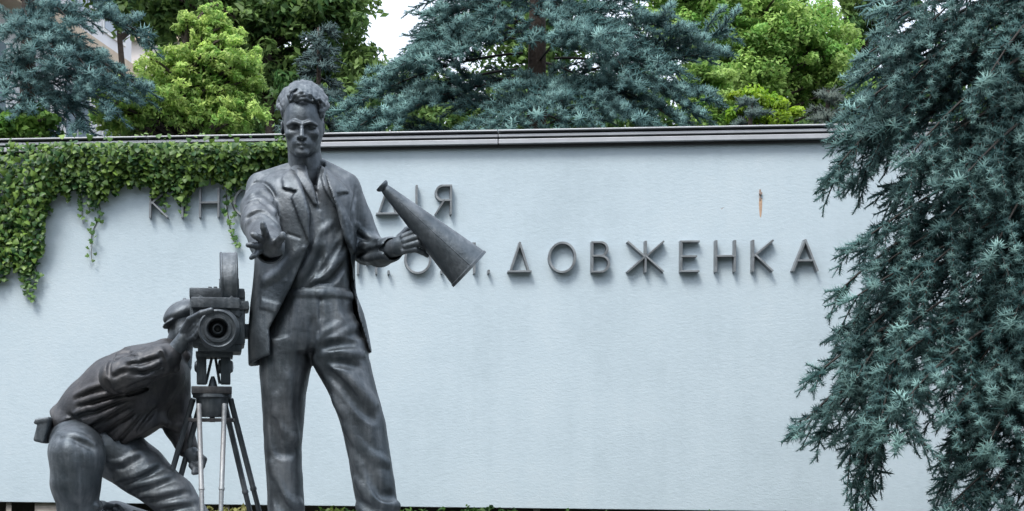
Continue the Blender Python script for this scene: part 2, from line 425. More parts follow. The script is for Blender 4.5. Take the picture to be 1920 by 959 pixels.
# ================================================================== the standing man
def standing_man():
    root = empty('bronze_statue', plane_to_world(np.array((610.0, GROUND_V, 0.0))))
    tag(root, 'bronze statue of a standing man in an open jacket reaching out one hand', 'statue')

    # ---- trousers
    t = Field((462, 528, -95), (778, 1046, 110), 2.9)
    t.loft([(536, 532, 657, -46, 50), (560, 524, 659, -50, 55), (600, 508, 667, -60, 60), (640, 497, 682, -64, 62), (662, 492, 689, -62, 60)], 3)
    t.loft([(640, 494, 588, -58, 58), (680, 488, 584, -56, 58), (737, 491, 574, -50, 54), (785, 494, 570, -46, 50), (846, 497, 565, -42, 46), (911, 501, 568, -42, 42), (959, 502, 571, -44, 42), (1000, 502, 573, -46, 44), (1028, 498, 578, -48, 46)], 8)
    t.loft([(640, 580, 683, -58, 58), (680, 586, 694, -56, 60), (737, 616, 708, -50, 60), (785, 636, 721, -46, 58), (846, 651, 731, -42, 52), (911, 662, 741, -42, 48), (959, 671, 747, -44, 46), (1000, 676, 752, -46, 46), (1028, 674, 757, -48, 50)], 8)
    # pleats, folds pulled from the crotch over the thigh, breaks at the shins
    t.fold([(592, 652), (618, 640), (652, 618), (668, 608)], 9, 6, k=7)
    t.fold([(590, 640), (612, 624), (640, 606), (660, 596)], 7, 4, k=6)
    t.fold([(596, 664), (625, 661), (652, 663), (676, 666)], 8, 5, k=8)
    t.fold([(598, 672), (630, 690), (664, 722), (698, 762)], 11, 7, k=10)
    t.fold([(600, 652), (635, 645), (664, 642)], 7, 6, 'sub', k=6)
    t.fold([(598, 680), (636, 680), (674, 687)], 7, 5, 'sub', k=6)
    t.fold([(606, 692), (640, 724), (676, 766), (704, 786)], 8, 7, 'sub', k=8)
    t.fold([(630, 745), (655, 790), (675, 840)], 9, 4, k=8)
    t.fold([(650, 800), (690, 850), (722, 870)], 9, 4, k=8)
    t.fold([(668, 850), (690, 900), (712, 945)], 9, 5, k=8)
    t.fold([(674, 900), (700, 935), (742, 950)], 10, 6, k=8)
    t.fold([(690, 880), (715, 925), (738, 930)], 8, 5, 'sub', k=8)
    t.fold([(676, 950), (712, 985), (748, 990)], 10, 6, k=8)
    t.fold([(540, 700), (536, 760), (548, 815)], 10, 5, k=9)
    t.fold([(520, 745), (526, 800), (552, 826)], 9, 5, k=8)
    t.fold([(510, 790), (522, 845), (548, 850)], 8, 5, 'sub', k=8)
    t.fold([(512, 870), (530, 930), (560, 950)], 10, 6, k=8)
    t.fold([(508, 905), (528, 950), (562, 975)], 8, 5, 'sub', k=8)
    t.fold([(520, 985), (540, 1000), (566, 998)], 9, 5, k=8)
    t.fold([(586, 600), (584, 640), (582, 672)], 6, 5, 'sub', k=6)
    t.fold([(556, 566), (552, 620), (548, 690)], 6, 2.5, k=6)
    t.fold([(628, 562), (634, 590), (640, 600)], 5, 3, k=5)
    t.fold([(600, 558), (601, 590), (595, 632)], 2.5, 4, 'sub', k=2, taper=False)
    t.emboss([(520, 541), (662, 541), (662, 556), (520, 556)], 3.2, 2.5, -80)
    t.emboss([(592, 540), (610, 540), (610, 557), (592, 557)], 2.0, 2)
    t.wobble(0.35, 70, 3)
    sculpt('trousers', t, M_BRONZE, root)

    # ---- shirt with an open, laced collar
    h = Field((486, 296, -60), (672, 566, 70), 2.4)
    h.loft([(312, 548, 606, -30, 20), (330, 528, 630, -40, 34), (352, 506, 650, -44, 46), (400, 492, 656, -46, 52), (450, 496, 657, -46, 56), (500, 508, 657, -46, 56), (530, 522, 656, -46, 56), (556, 528, 656, -44, 50)], 3)
    h.fold([(600, 400), (606, 450), (612, 500), (618, 536)], 5, 3.5, k=4)
    h.fold([(640, 440), (625, 480), (600, 510)], 7, 5, k=6)
    h.fold([(645, 470), (620, 505), (580, 530)], 7, 5, k=6)
    h.fold([(600, 455), (580, 490), (562, 520)], 7, 4, k=6)
    h.fold([(620, 420), (600, 440), (588, 470)], 6, 4, k=6)
    h.fold([(648, 500), (620, 530), (590, 538)], 6, 4, 'sub', k=5)
    h.fold([(606, 470), (590, 505), (566, 536)], 5, 4, 'sub', k=5)
    h.fold([(640, 455), (615, 492), (595, 515)], 5, 4, 'sub', k=5)
    h.prism([(572, 300), (604, 300), (602, 330), (597, 376), (584, 340)], 8, 80, 3)
    h.emboss([(552, 310), (566, 316), (584, 342), (598, 386), (588, 384), (568, 352), (552, 326)], 5, 2.5)
    h.emboss([(602, 304), (612, 322), (620, 350), (638, 384), (624, 382), (606, 352), (600, 330)], 5, 2.5)
    h.fold([(586, 336), (594, 362), (598, 392)], 2.2, 3, 'sub', k=2, taper=False)
    h.wobble(0.35, 70, 4)
    sculpt('shirt', h, M_BRONZE, root)

    # ---- jacket: an outer shell, hollowed, cut open down the front
    j = Field((440, 296, -112), (762, 704, 262), 2.7)
    rows = [(318, 536, 612, -46, 16), (328, 506, 636, -54, 32), (340, 482, 656, -60, 44), (365, 473, 668, -64, 60), (400, 475, 671, -66, 68), (450, 479, 668, -64, 70), (500, 478, 666, -64, 70),
            (545, 474, 668, -66, 72), (588, 469, 682, -70, 74), (640, 466, 694, -76, 78), (700, 467, 702, -84, 82)]
    j.loft(rows, 3)
    j.cone((556, 322, -18), (492, 352, -8), 20, 30, 8); j.cone((598, 316, -18), (648, 350, -8), 20, 27, 8)
    j.loft([(r[0] + 10 if i < 3 else r[0], r[1] + 9, r[2] - 9, r[3] + 9, r[4] - 11) for i, r in enumerate(rows)], 1, 'sub')
    j.fold([(560, 470), (530, 510), (500, 530)], 8, 4, k=8)
    j.fold([(640, 400), (652, 430), (658, 470)], 6, 4, k=6)
    j.emboss([(538, 306), (556, 330), (572, 368), (584, 410), (580, 456), (562, 412), (547, 372), (556, 360), (531, 353), (526, 330)], 6, 1.6)
    j.emboss([(600, 300), (630, 330), (652, 356), (631, 368), (644, 396), (662, 470), (640, 440), (618, 360)], 5, 1.6)
    j.emboss([(531, 354), (556, 360), (556, 364), (531, 357)], -3, 2); j.emboss([(630, 362), (649, 358), (649, 361), (632, 367)], -3, 2)
    j.emboss([(540, 438), (566, 447), (566, 451), (540, 442)], -3, 2)
    j.emboss([(488, 560), (526, 572), (520, 588), (486, 578)], 2.5, 2)
    opening = [(545, 290), (558, 322), (585, 400), (582, 458), (566, 500), (545, 545), (507, 617), (511, 730), (704, 730), (688, 650), (671, 592), (660, 533), (654, 475), (643, 437), (622, 362), (604, 320), (602, 290)]
    j.prism(opening, -4, 200, 2.5, wref=50)
    j.prism([(440, 692), (470, 687), (508, 673), (560, 672), (640, 668), (700, 661), (760, 655), (760, 730), (440, 730)], -130, 200, 2)
    for bu, bv in ((574, 466), (540, 527), (500, 590)):
        wv = j.front(bu - 4, bv) or 66
        j.ell((bu - 4, bv, wv), (5, 5, 3), 1)
    j.fold([(668, 352), (662, 390), (660, 420)], 3, 4, 'sub', k=3, taper=False)
    # his right sleeve reaches towards the camera
    A = [I(491, 368, -6), I(486, 392, 60), I(488, 418, 118), I(501, 456, 200), I(505, 466, 236)]
    j.tube(A, [31, 33, 34, 30, 27], 7)
    j.fold([(470, 372), (490, 362), (510, 378)], 6, 3.5, k=6); j.fold([(466, 392), (488, 382), (512, 398)], 6, 3.5, k=6)
    j.fold([(462, 384), (486, 374), (512, 390)], 5, 4, 'sub', k=5); j.fold([(464, 408), (490, 396), (516, 414)], 5, 4, 'sub', k=5)
    j.fold([(466, 420), (490, 410), (514, 425)], 6, 3, k=6)
    j.fold([(464, 358), (476, 343), (495, 344), (513, 364), (516, 390), (522, 418)], 3.4, 8, 'sub', k=2, taper=False, n=22)
    e = A[4] - A[3]; e = e / np.linalg.norm(e)
    j.cone(A[4] - e * 16, A[4] + e * 24, 20, 22, 2, 'sub')
    # his left sleeve, bent at the elbow
    B = [(651, 364, -14), (668, 412, -34), I(688, 466, -44), I(712, 474, 8), I(733, 468, 58)]
    j.tube(B, [29, 30, 31, 26, 24], 7)
    j.fold([(668, 470), (690, 455), (712, 452)], 5, 4, k=5); j.fold([(670, 482), (695, 470), (718, 466)], 5, 4, 'sub', k=5)
    j.fold([(672, 440), (685, 446), (700, 452)], 6, 5, 'sub', k=5); j.fold([(676, 486), (702, 484), (722, 478)], 5, 4, k=5)
    j.fold([(664, 420), (680, 436), (694, 446)], 5, 4, k=5)
    e = np.array(B[4]) - np.array(B[3]); e = e / np.linalg.norm(e)
    j.cone(B[4] - e * 10, B[4] + e * 24, 18, 20, 2, 'sub')
    j.wobble(0.35, 70, 5)
    sculpt('jacket', j, M_BRONZE, root)

    # ---- body: head, neck and both hands
    b = Field((512, 150, -75), (626, 342, 86), 1.45)
    b.ell((567, 206, -8), (40, 44, 52), 4)
    rows = [(178, 545, 590, -30, 30), (190, 536, 598, -45, 44), (205, 531, 602, -50, 50), (220, 530, 603, -50, 53), (232, 530, 603, -48, 53), (245, 531, 603, -44, 50), (258, 534, 600, -36, 49), (270, 538, 596, -26, 51), (280, 543, 591, -12, 51), (288, 550, 584, 4, 50), (294, 557, 577, 18, 44)]
    b.loft([(q(567, r[0], 25)[1], q(r[1], r[0], 25)[0], q(r[2], r[0], 25)[0], r[3], r[4]) for r in rows], 5, ex=2.25)
    b.ell((566, 269, 43), (15, 10, 11), 7); b.ell((566, 287, 45), (12, 7, 9), 6)                            # muzzle, chin
    b.tube([(540, 235, 43), (551, 231, 52), (561, 232.5, 54)], [3.6, 4.4, 3.6], 5); b.tube([(593, 235, 43), (582, 231, 52), (572, 232.5, 54)], [3.6, 4.4, 3.6], 5)   # brows
    b.ell((544, 252, 37), (9, 8, 9), 8); b.ell((589, 252, 37), (9, 8, 9), 8)                                # cheekbones
    b.ell((549.5, 239, 58.5), (10, 5, 12.5), 6, 'sub'); b.ell((583.5, 239, 58.5), (10, 5, 12.5), 6, 'sub')
    for x in (549.5, 583.5):
        b.ell((x, 240.4, 42), (7, 5, 6.4), 1.2)
        b.tube([(x - 8.5, 240.5, 44), (x, 237.2, 49), (x + 8.5, 240.5, 44)], 1.5, 1.2)
    b.tube([(566, 234, 50), (566, 245, 57), (565.5, 256, 64)], [3.6, 3.9, 4.9], 4)
    b.ell((559.4, 258, 56.5), (3.4, 3.2, 5.5), 3); b.ell((571.8, 258, 56.5), (3.4, 3.2, 5.5), 3)
    b.ell((562, 261.8, 60), (1.7, 1.2, 2.2), 1, 'sub'); b.ell((569.4, 261.8, 60), (1.7, 1.2, 2.2), 1, 'sub')
    b.tube([(554, 272, 47.5), (560, 270, 52.6), (566, 270.6, 53.6), (572, 270, 52.6), (578, 272, 47.5)], [1.5, 2.1, 2.0, 2.1, 1.5], 2.5)
    b.tube([(556, 275, 48), (566, 276.8, 52.8), (576, 275, 48)], [1.5, 2.6, 1.5], 2.5)
    b.tube([(552.5, 273.2, 51), (559, 272.9, 55.4), (566, 273.4, 56.4), (573, 272.9, 55.4), (579.5, 273.2, 51)], [0.8, 1.1, 1.1, 1.1, 0.8], 1, 'sub')
    b.tube([(559, 281.5, 56.5), (566, 282, 58), (573, 281.5, 56.5)], 2.6, 4, 'sub')
    b.cone((569, 272, -10), (576, 334, -18), 30, 34, 8)
    for sx, x in ((-1, 530), (1, 605)):
        b.ell((x, 240, -4), (4.5, 13, 9), 3, rot=eul(0, sx * 18, 0)); b.ell((x + sx * 3.5, 239, 0), (2.2, 7, 4.5), 2, 'sub', rot=eul(0, sx * 18, 0))
    b.ell((572, 302, 15), (5, 8, 5), 5)
    # the open hand, palm out, fingers spread
    hd = Field((448, 405, 190), (552, 510, 312), 1.5)
    P = I
    hd.cone(P(506, 474, 205), P(507, 466, 240), 17, 17, 4, flat=((0, 0.6, 1), 0.8))
    hd.ell(P(508, 462, 254), (23, 19, 12), 5, rot=eul(-28, 0, 14))
    hd.ell(P(520, 468, 258), (10, 12, 9), 5)
    for pts, r in ((((501, 447, 262), (497, 436, 278), (494, 427, 284), (493, 420, 286)), 6.0), (((493, 452, 264), (485, 446, 282), (479, 443, 290), (474, 440, 292)), 5.8),
                   (((489, 461, 262), (479, 461, 280), (472, 460, 287), (465, 460, 288)), 5.4), (((490, 470, 258), (481, 475, 274), (476, 480, 280), (471, 484, 281)), 4.8),
                   (((518, 460, 262), (525, 450, 274), (529, 445, 279), (530, 440, 280)), 6.6)):
        hd.tube(list(pts), [r * 1.1, r, r * 0.92, r * 0.8], 3)
    # the hand under the speaking trumpet
    hg = Field((712, 412, 40), (832, 512, 170), 1.5)
    hg.cone(P(728, 469, 48), P(746, 463, 84), 17, 16, 4, flat=((0, 0, 1), 0.9))
    hg.ell(P(752, 460, 92), (20, 18, 12), 5, rot=eul(0, -20, -22))
    for k, pts in enumerate((((756, 445, 100), (774, 437, 106), (786, 443, 96), (796, 452, 84)), ((759, 453, 104), (780, 445, 110), (793, 452, 98), (803, 461, 84)),
                             ((760, 462, 104), (783, 456, 110), (797, 463, 98), (806, 471, 84)), ((757, 471, 100), (779, 468, 106), (793, 474, 96), (801, 480, 84)))):
        hg.tube(list(pts), [6.6 - .3 * k, 6.2 - .3 * k, 5.8 - .3 * k, 4.8 - .3 * k], 1.6)
    hg.tube([(750, 446, 84), (764, 432, 74), (778, 430, 70), (790, 436, 72)], [7.5, 6.6, 6, 5], 3)
    sculpt('head', b, M_BRONZE, root); sculpt('hand', hd, M_BRONZE, root); sculpt('hand', hg, M_BRONZE, root)

    # ---- hair: waves combed up and back from the forehead
    g = Field((508, 142, -84), (632, 262, 84), 1.35)
    hc, hr_ = np.array((568.0, 205.0, -7.0)), np.array((42.0, 47.0, 54.0))
    g.ell(tuple(hc), tuple(hr_), 2)
    g.prism([(526, 300), (529, 232), (535, 208), (546, 193), (566, 189), (588, 193), (599, 208), (605, 232), (609, 300)], 14, 130, 4, wref=45)
    g.prism([(500, 246), (640, 246), (640, 300), (500, 300)], -110, 130, 4)
    rng = random.Random(11)
    for i in range(96):                                        # locks combed up from the hairline and back over the skull
        x0 = -0.97 + 1.94 * (i + rng.uniform(0, 1)) / 96; t0 = math.radians(17 + 6 * x0 * x0 if abs(x0) < .72 else -34 + rng.uniform(-16, 40)); t1 = math.radians(rng.uniform(110, 150))
        ph, p2 = rng.uniform(0, 6.3), rng.uniform(0, 6.3); pts = []; rs = []; r0 = rng.uniform(2.3, 3.6)
        if rng.random() < .35: t0 += math.radians(rng.uniform(20, 50))
        for k in range(11):
            f = k / 10; t_ = t0 + (t1 - t0) * f; x = x0 + .12 * f * (x0 + .25) + .045 * math.sin(f * 9 + ph) ; x = max(-.985, min(.985, x)); y_ = math.sqrt(1 - x * x)
            lift = 1.005 + .06 * math.sin(math.pi * min(1, f * 1.3)) * (1 - .45 * abs(x0)) + .035 * math.sin(f * 10 + p2)
            pts.append(tuple(hc + hr_ * np.array((x * (1 + .05 * (abs(x0) > .6)), -y_ * math.sin(t_), y_ * math.cos(t_))) * lift)); rs.append(r0 * (.25 + 1.0 * math.sin(math.pi * (.06 + .84 * f))))
        g.tube(pts, rs, 2.6)
    for pts in ([(547, 188, 47), (553, 178, 55), (566, 173, 57), (582, 178, 54), (594, 190, 40)], [(552, 190, 49), (560, 181, 56), (572, 179, 57), (584, 185, 52)], [(556, 191, 51), (564, 187, 56), (574, 186, 56), (582, 190, 52)], [(543, 190, 44), (541, 180, 45), (546, 171, 44), (556, 166, 40)], [(590, 188, 46), (598, 186, 40), (606, 194, 28), (611, 206, 10)]):
        g.tube(pts, [2.0] + [3.0] * (len(pts) - 2) + [2.0], 3.0)           # the wave that falls over the forehead
    sculpt('hair', g, M_BRONZE, root)

    # ---- shoes
    for u0, u1 in ((537, 532), (716, 726)):
        f = Field((u0 - 48, 1000, -64), (u0 + 62, 1046, 110), 3.5)
        f.loft([(1005, u0 - 26, u0 + 26, -44, 30), (1022, u0 - 29, u0 + 29, -50, 62), (1036, u1 - 31, u1 + 31, -50, 92), (1044, u1 - 31, u1 + 31, -50, 94)], 3)
        sculpt('shoe', f, M_BRONZE, root)
    return root

def megaphone():
    a, b_ = I(716.5, 349, 118), I(881, 506, 90); L = np.linalg.norm(b_ - a)
    r0, r1 = 8.0, 43.0
    m = MB(); prof = [(-.012, 12.5), (0.0, 13), (.012, 12.0), (.03, r0), (.04, r0 + 1)]
    prof += [(t, r0 + (r1 - r0) * t) for t in np.linspace(.06, .97, 24)] + [(.975, r1 + .4), (1, r1 + .8), (1.0, r1 - 1.5), (.93, r1 - 4.5), (.5, r0 + 15), (.12, 3)]
    m.lathe(a, b_, prof, 72)
    o = m.build('speaking_trumpet', M_BRONZE, smooth=35)
    # lengthwise seam is a part
    d = (b_ - a) / L; s_ = MB(); n = np.array((0.55, 0.35, 0.76)); n -= d * (n @ d); n /= np.linalg.norm(n)
    p0, p1 = a + d * L * .05 + n * (r0 + 1.2), a + d * L * .97 + n * r1 * .985
    s_.rod(p0, p1, 0.8, 1.1, 8); s_.build('seam', M_BRONZE, o)
    tag(o, 'conical bronze speaking trumpet held out in the standing statue\'s hand', 'megaphone')

# ================================================================== the kneeling cameraman
def kneeling_man():
    root = empty('bronze_statue', plane_to_world(np.array((230.0, GROUND_V, 0.0))))
    tag(root, 'bronze statue of a cameraman in a cap kneeling behind the film camera', 'statue')
    t = Field((60, 755, -150), (430, 1046, 140), 3.0)
    t.ell((178, 826, -55), (84, 54, 60), 10, rot=eul(0, 0, 18))
    t.tube([(138, 822, -45), I(143, 847, 40), I(146, 864, 62)], [46, 48, 48], 12)
    t.tube([I(144, 852, 64), I(142, 905, 64), I(147, 960, 52), (150, 1022, 44)], [49, 44, 36, 37], 10)
    t.tube([(216, 846, -55), (264, 882, -48), (326, 934, -30), (374, 1000, -20)], [56, 48, 40, 38], 10)
    t.tube([(372, 1004, -24), (300, 1004, -60), (215, 976, -92), (150, 990, -108)], [38, 38, 36, 32], 8)
    for pts, r, h in (([(176, 834), (146, 820), (110, 814)], 5, 3),
                      ([(200, 868), (226, 868), (262, 850)], 7, 4), ([(220, 900), (260, 890), (300, 868)], 7, 5), ([(244, 915), (286, 905), (330, 888)], 7, 5),
                      ([(264, 930), (300, 928), (350, 915)], 7, 4), ([(180, 950), (215, 945), (236, 990)], 7, 4), ([(240, 945), (252, 960), (250, 1000)], 6, 4), ([(300, 950), (330, 945), (362, 940)], 6, 3)):
        t.fold(pts, r, h, k=6); t.fold([(a + 2, b + 9) for a, b in pts], r * .7, h * .9, 'sub', k=5)
    t.fold([(128, 830), (138, 880), (140, 940)], 10, 4, k=9)
    t.wobble(0.35, 70, 8)
    sculpt('trousers', t, M_BRONZE, root)
    # ---- shirt: trunk, raised arm, hanging arm
    s = Field((80, 628, -160), (420, 860, 130), 2.8)
    s.tube([(140, 800, -55), (180, 772, -50), (226, 742, -42), (268, 716, -38), (300, 700, -40)], [54, 66, 76, 70, 52], 12)
    s.ell((150, 806, -52), (62, 34, 60), 10, rot=eul(0, 0, 32))
    s.tube([(268, 694, -20), (312, 668, -48)], [42, 34], 10)
    s.ell((255, 800, -30), (60, 40, 44), 14, rot=eul(0, 0, -18))
    s.prism([(60, 742), (92, 784), (104, 812), (158, 842), (215, 842), (266, 816), (300, 794), (400, 900), (60, 900)], -200, 200, 3)
    for pts, r, h in (([(142, 742), (180, 724), (232, 714)], 6, 6), ([(146, 756), (184, 744), (238, 732)], 7, 6), ([(152, 776), (196, 758), (250, 740)], 6, 5), ([(160, 800), (200, 776), (246, 752)], 6, 5),
                      ([(176, 820), (214, 790), (252, 766)], 6, 5), ([(210, 832), (240, 800), (268, 770)], 6, 4), ([(120, 790), (148, 772), (170, 764)], 5, 4), ([(250, 815), (270, 785), (290, 760)], 6, 4)):
        s.fold(pts, r * .75, h * 1.5, k=4); s.fold([(a, b + 9) for a, b in pts], r * .6, h * 1.7, 'sub', k=3)
    s.fold([(208, 720), (214, 676), (228, 655), (246, 660)], 4, 6, 'sub', k=3)
    s.fold([(128, 778), (146, 792), (152, 812)], 4, 4, 'sub', k=3)
    # raised arm
    s.tube([(262, 688, 0), I(222, 704, 52)], [40, 33], 10)
    s.tube([I(218, 708, 56), I(262, 693, 64), I(300, 676, 58), I(318, 668, 54)], [31, 31, 29, 23], 8)
    s.tube([I(312, 655, 54), I(328, 690, 50)], [10, 10], 5)
    for pts, r, h in (([(214, 668), (240, 660), (266, 664)], 5, 4), ([(238, 680), (270, 672), (304, 662)], 5, 5), ([(240, 696), (276, 690), (312, 676)], 5, 5), ([(212, 700), (232, 690), (256, 690)], 6, 4), ([(226, 726), (260, 712), (300, 700)], 6, 5), ([(300, 652), (306, 668), (312, 690)], 5, 4)):
        s.fold(pts, r * .8, h * 1.3, k=3); s.fold([(a, b + 8) for a, b in pts], r * .6, h * 1.4, 'sub', k=3)
    s.fold([(200, 716), (214, 736), (246, 738), (290, 722), (332, 700)], 4, 14, 'sub', k=3, n=22)
    s.fold([(204, 706), (206, 682), (222, 656), (240, 656)], 3.5, 11, 'sub', k=3, n=18)
    # hanging arm
    s.tube([(322, 700, -62), (328, 760, -72), (334, 800, -66), (350, 838, -52)], [36, 30, 27, 21], 8)
    s.fold([(306, 790), (326, 800), (350, 796)], 5, 4, k=4); s.fold([(310, 806), (330, 814), (352, 812)], 4, 4, 'sub', k=4)
    s.tube([(300, 664, -40), (326, 652, -60), (346, 668, -50)], [12, 12, 12], 6)
    s.wobble(0.35, 70, 9)
    sculpt('shirt', s, M_BRONZE_D, root)
    # ---- body: head, hands
    b = Field((290, 556, -130), (392, 690, -10), 1.8)
    b.ell((350, 606, -74), (33, 40, 42), 4); b.ell((347, 628, -56), (26, 26, 28), 8); b.ell((340, 622, -28), (6, 8, 9), 4)
    b.cone((338, 640, -72), (330, 684, -66), 25, 30, 6); b.ell((319, 618, -76), (5, 11, 8), 3)
    hr = Field((312, 570, 20), (412, 682, 120), 1.3)
    hr.cone(I(318, 668, 54), I(336, 648, 56), 15, 14.5, 3)
    hr.ell(I(345, 634, 60), (13, 24, 11), 5, rot=eul(0, 20, 38))
    for pts, r in ((((352, 616, 66), (362, 602, 80), (372, 592, 88), (380, 586, 92)), 6.2), (((356, 622, 68), (367, 610, 84), (375, 601, 92), (380, 596, 96)), 6.2), (((358, 630, 68), (369, 620, 84), (374, 612, 92), (377, 607, 96)), 5.8),
                   (((356, 638, 66), (366, 632, 82), (371, 625, 90), (373, 620, 94)), 5.2), (((344, 620, 66), (356, 600, 84), (378, 588, 100), (396, 582, 106)), 6.4)):
        hr.tube([p for p in pts], [r * 1.1, r, r * .95, r * .8], 2.5)
    hl = Field((330, 816, -90), (402, 896, 10), 1.3)
    hl.cone((346, 832, -54), (356, 848, -46), 15, 15, 3); hl.ell((362, 858, -42), (13, 19, 11), 4, rot=eul(0, 0, -28))
    for k, (dx, dy) in enumerate(((8, -2), (5, 3), (0, 6), (-5, 7))):
        hl.tube([(364 + dx, 866 + dy, -42 + k * 3), (370 + dx, 876 + dy * .6, -36 + k * 3), (368 + dx, 884 + dy * .4, -30 + k * 3)], [6, 5.6, 4.6], 2)
    hl.tube([(372, 852, -38), (382, 862, -28), (380, 874, -22)], [6.5, 6, 5], 3)
    sculpt('head', b, M_BRONZE, root); sculpt('hand', hr, M_BRONZE, root); sculpt('hand', hl, M_BRONZE, root)
    c = Field((288, 548, -140), (402, 640, 0), 1.8)
    c.ell((351, 586, -76), (42, 24, 48), 4, rot=eul(0, 0, -14)); c.ell((344, 590, -70), (40, 18, 46), 6, rot=eul(0, 0, -20))
    c.ell((323, 606, -58), (20, 5, 34), 3, rot=eul(0, 0, -32)); c.ell((350, 640, -70), (50, 28, 60), 3, 'sub'); c.ell((346, 562, -76), (4, 4, 4), 2)
    sculpt('cap', c, M_BRONZE, root)
    # ---- belt pouch, shoes
    p = Field((50, 772, -50), (122, 842, 36), 1.6); R = eul(0, 0, 14)
    p.box((82, 809, -8), (11, 22, 18), 2, rot=R, rad=4); p.box((84, 789, -8), (14, 5, 20), 2, rot=eul(0, 0, -10), rad=3); p.box((74, 791, -8), (7, 3, 17), 2, rot=eul(0, 0, -34), rad=2)
    sculpt('belt_pouch', p, M_BRONZE, root)
    f = Field((100, 1000, -20), (210, 1046, 160), 3.5); f.loft([(1006, 124, 178, 0, 80), (1022, 120, 182, -4, 110), (1036, 118, 186, -6, 138), (1044, 118, 186, -6, 140)], 3); sculpt('shoe', f, M_BRONZE, root)
    f = Field((90, 950, -160), (180, 1046, -50), 3.5); f.tube([(150, 990, -108), (132, 1010, -108), (122, 1030, -108)], [30, 30, 18], 6); f.ell((130, 1024, -108), (22, 20, 30), 6); sculpt('shoe', f, M_BRONZE, root)

# ================================================================== film camera and its tripod
def film_camera():
    root = empty('film_camera', plane_to_world(np.array((400.0, 726.0, 10.0))))
    tag(root, 'old bronze film camera with upright round magazine and large lens hood', 'camera')
    YW = Matrix.Rotation(math.radians(10.3), 3, 'Y')
    m = MB()
    m.box((410, 600, 0), (48, 50, 56), rot=YW, bevel=4); m.box((407, 556, 0), (50, 9, 60), rot=YW, bevel=3); m.box((404, 574, 12), (44, 10, 60), rot=YW, bevel=2.5)
    m.box((412, 648, 8), (40, 15, 44), rot=YW, bevel=3); m.box((367, 600, -4), (10, 40, 46), rot=YW, bevel=3)
    m.build('camera_body', M_BRONZE, root, smooth=30)
    m = MB(); m.box((446, 578, 14), (20, 8, 40), rot=YW @ eul(0, 0, -6), bevel=2.5); m.box((440, 588, 24), (12, 6, 32), rot=YW @ eul(0, 0, 26), bevel=2); m.build('side_housing', M_BRONZE, root, smooth=30)
    m = MB(); m.box((455, 622, 8), (14, 13, 16), rot=YW, bevel=2); m.box((466, 622, 8), (4, 9, 10), rot=YW, bevel=1.5); m.build('crank_box', M_BRONZE, root, smooth=30)
    m = MB(); m.lathe((413, 535, 7), (446, 535, 1), [(0, 56), (.0, 60), (.06, 62), (.12, 62), (.14, 60.5), (.86, 60.5), (.88, 62), (.94, 62), (1, 60), (1, 56)], 64); m.lathe((411, 535, 7.4), (448, 535, .6), [(0, 12), (1, 12)], 24); m.build('film_magazine', M_BRONZE, root, smooth=30)
    m = MB(); m.box((399, 545, 30), (9, 3, 8), rot=YW, bevel=1); m.box((394, 541, 30), (3.5, 3, 4), rot=YW, bevel=1); m.box((404, 541, 30), (3.5, 3, 4), rot=YW, bevel=1); m.build('viewfinder', M_BRONZE, root)
    m = MB(); c = (408, 617)
    m.lathe((*c, 50), (*c, 98), [(0, 40), (.25, 40), (.3, 36), (.55, 36), (.6, 34), (.8, 34), (.85, 35.5), (1.0, 35), (1.03, 32.5), (.98, 30), (.98, 25.5), (1.02, 24.5), (1.02, 20), (.9, 18), (.55, 15.5), (.5, 0.01)], 64, cap=False)
    lo = m.build('lens_barrel', M_BRONZE, root, smooth=32)
    m = MB(); m.lathe((*c, 72), (*c, 84), [(0, 16), (.3, 16), (.5, 14), (.75, 9), (.92, 4), (1, .3)], 40); m.build('lens_glass', M_LENS, lo, smooth=60)
    m = MB(); m.lathe((*c, 80), (*c, 93), [(0, 9.5), (.9, 9), (1, 7.5), (.8, 6.8), (.4, 6.4)], 40, cap=False); m.build('lens_ring', M_BRONZE, lo, smooth=40)
    m = MB(); m.box((387, 566, 62), (4, 16, 2), rot=YW @ eul(0, 0, -58), bevel=.8); m.box((428, 568, 62), (4, 14, 2), rot=YW @ eul(0, 0, 40), bevel=.8); m.build('hood_brace', M_BRONZE, root)
    # pan head under the camera
    m = MB(); m.box((402, 667, 4), (34, 5, 34), rot=YW, bevel=1.5); m.box((378, 695, 6), (9, 26, 18), rot=YW, bevel=2); m.box((423, 695, 6), (9, 26, 18), rot=YW, bevel=2)
    m.lathe((411, 688, 6), (436, 688, 6), [(0, 13), (.8, 13), (1, 10)], 24); m.lathe((384, 688, 6), (366, 688, 6), [(0, 12), (.8, 12), (1, 9)], 24)
    m.rod((386, 720, 6), (397, 672, 6), 2.6); m.rod((412, 720, 6), (404, 672, 6), 2.6); m.lathe((399, 726, 6), (399, 706, 6), [(0, 9), (.6, 6), (1, 3)], 20)
    m.build('pan_head', M_BRONZE, root, smooth=35)
    m = MB(); m.box((397, 733, 6), (37, 6.5, 34), rot=YW, bevel=1.5); m.build('mounting_plate', M_BRONZE_D, root, smooth=30)

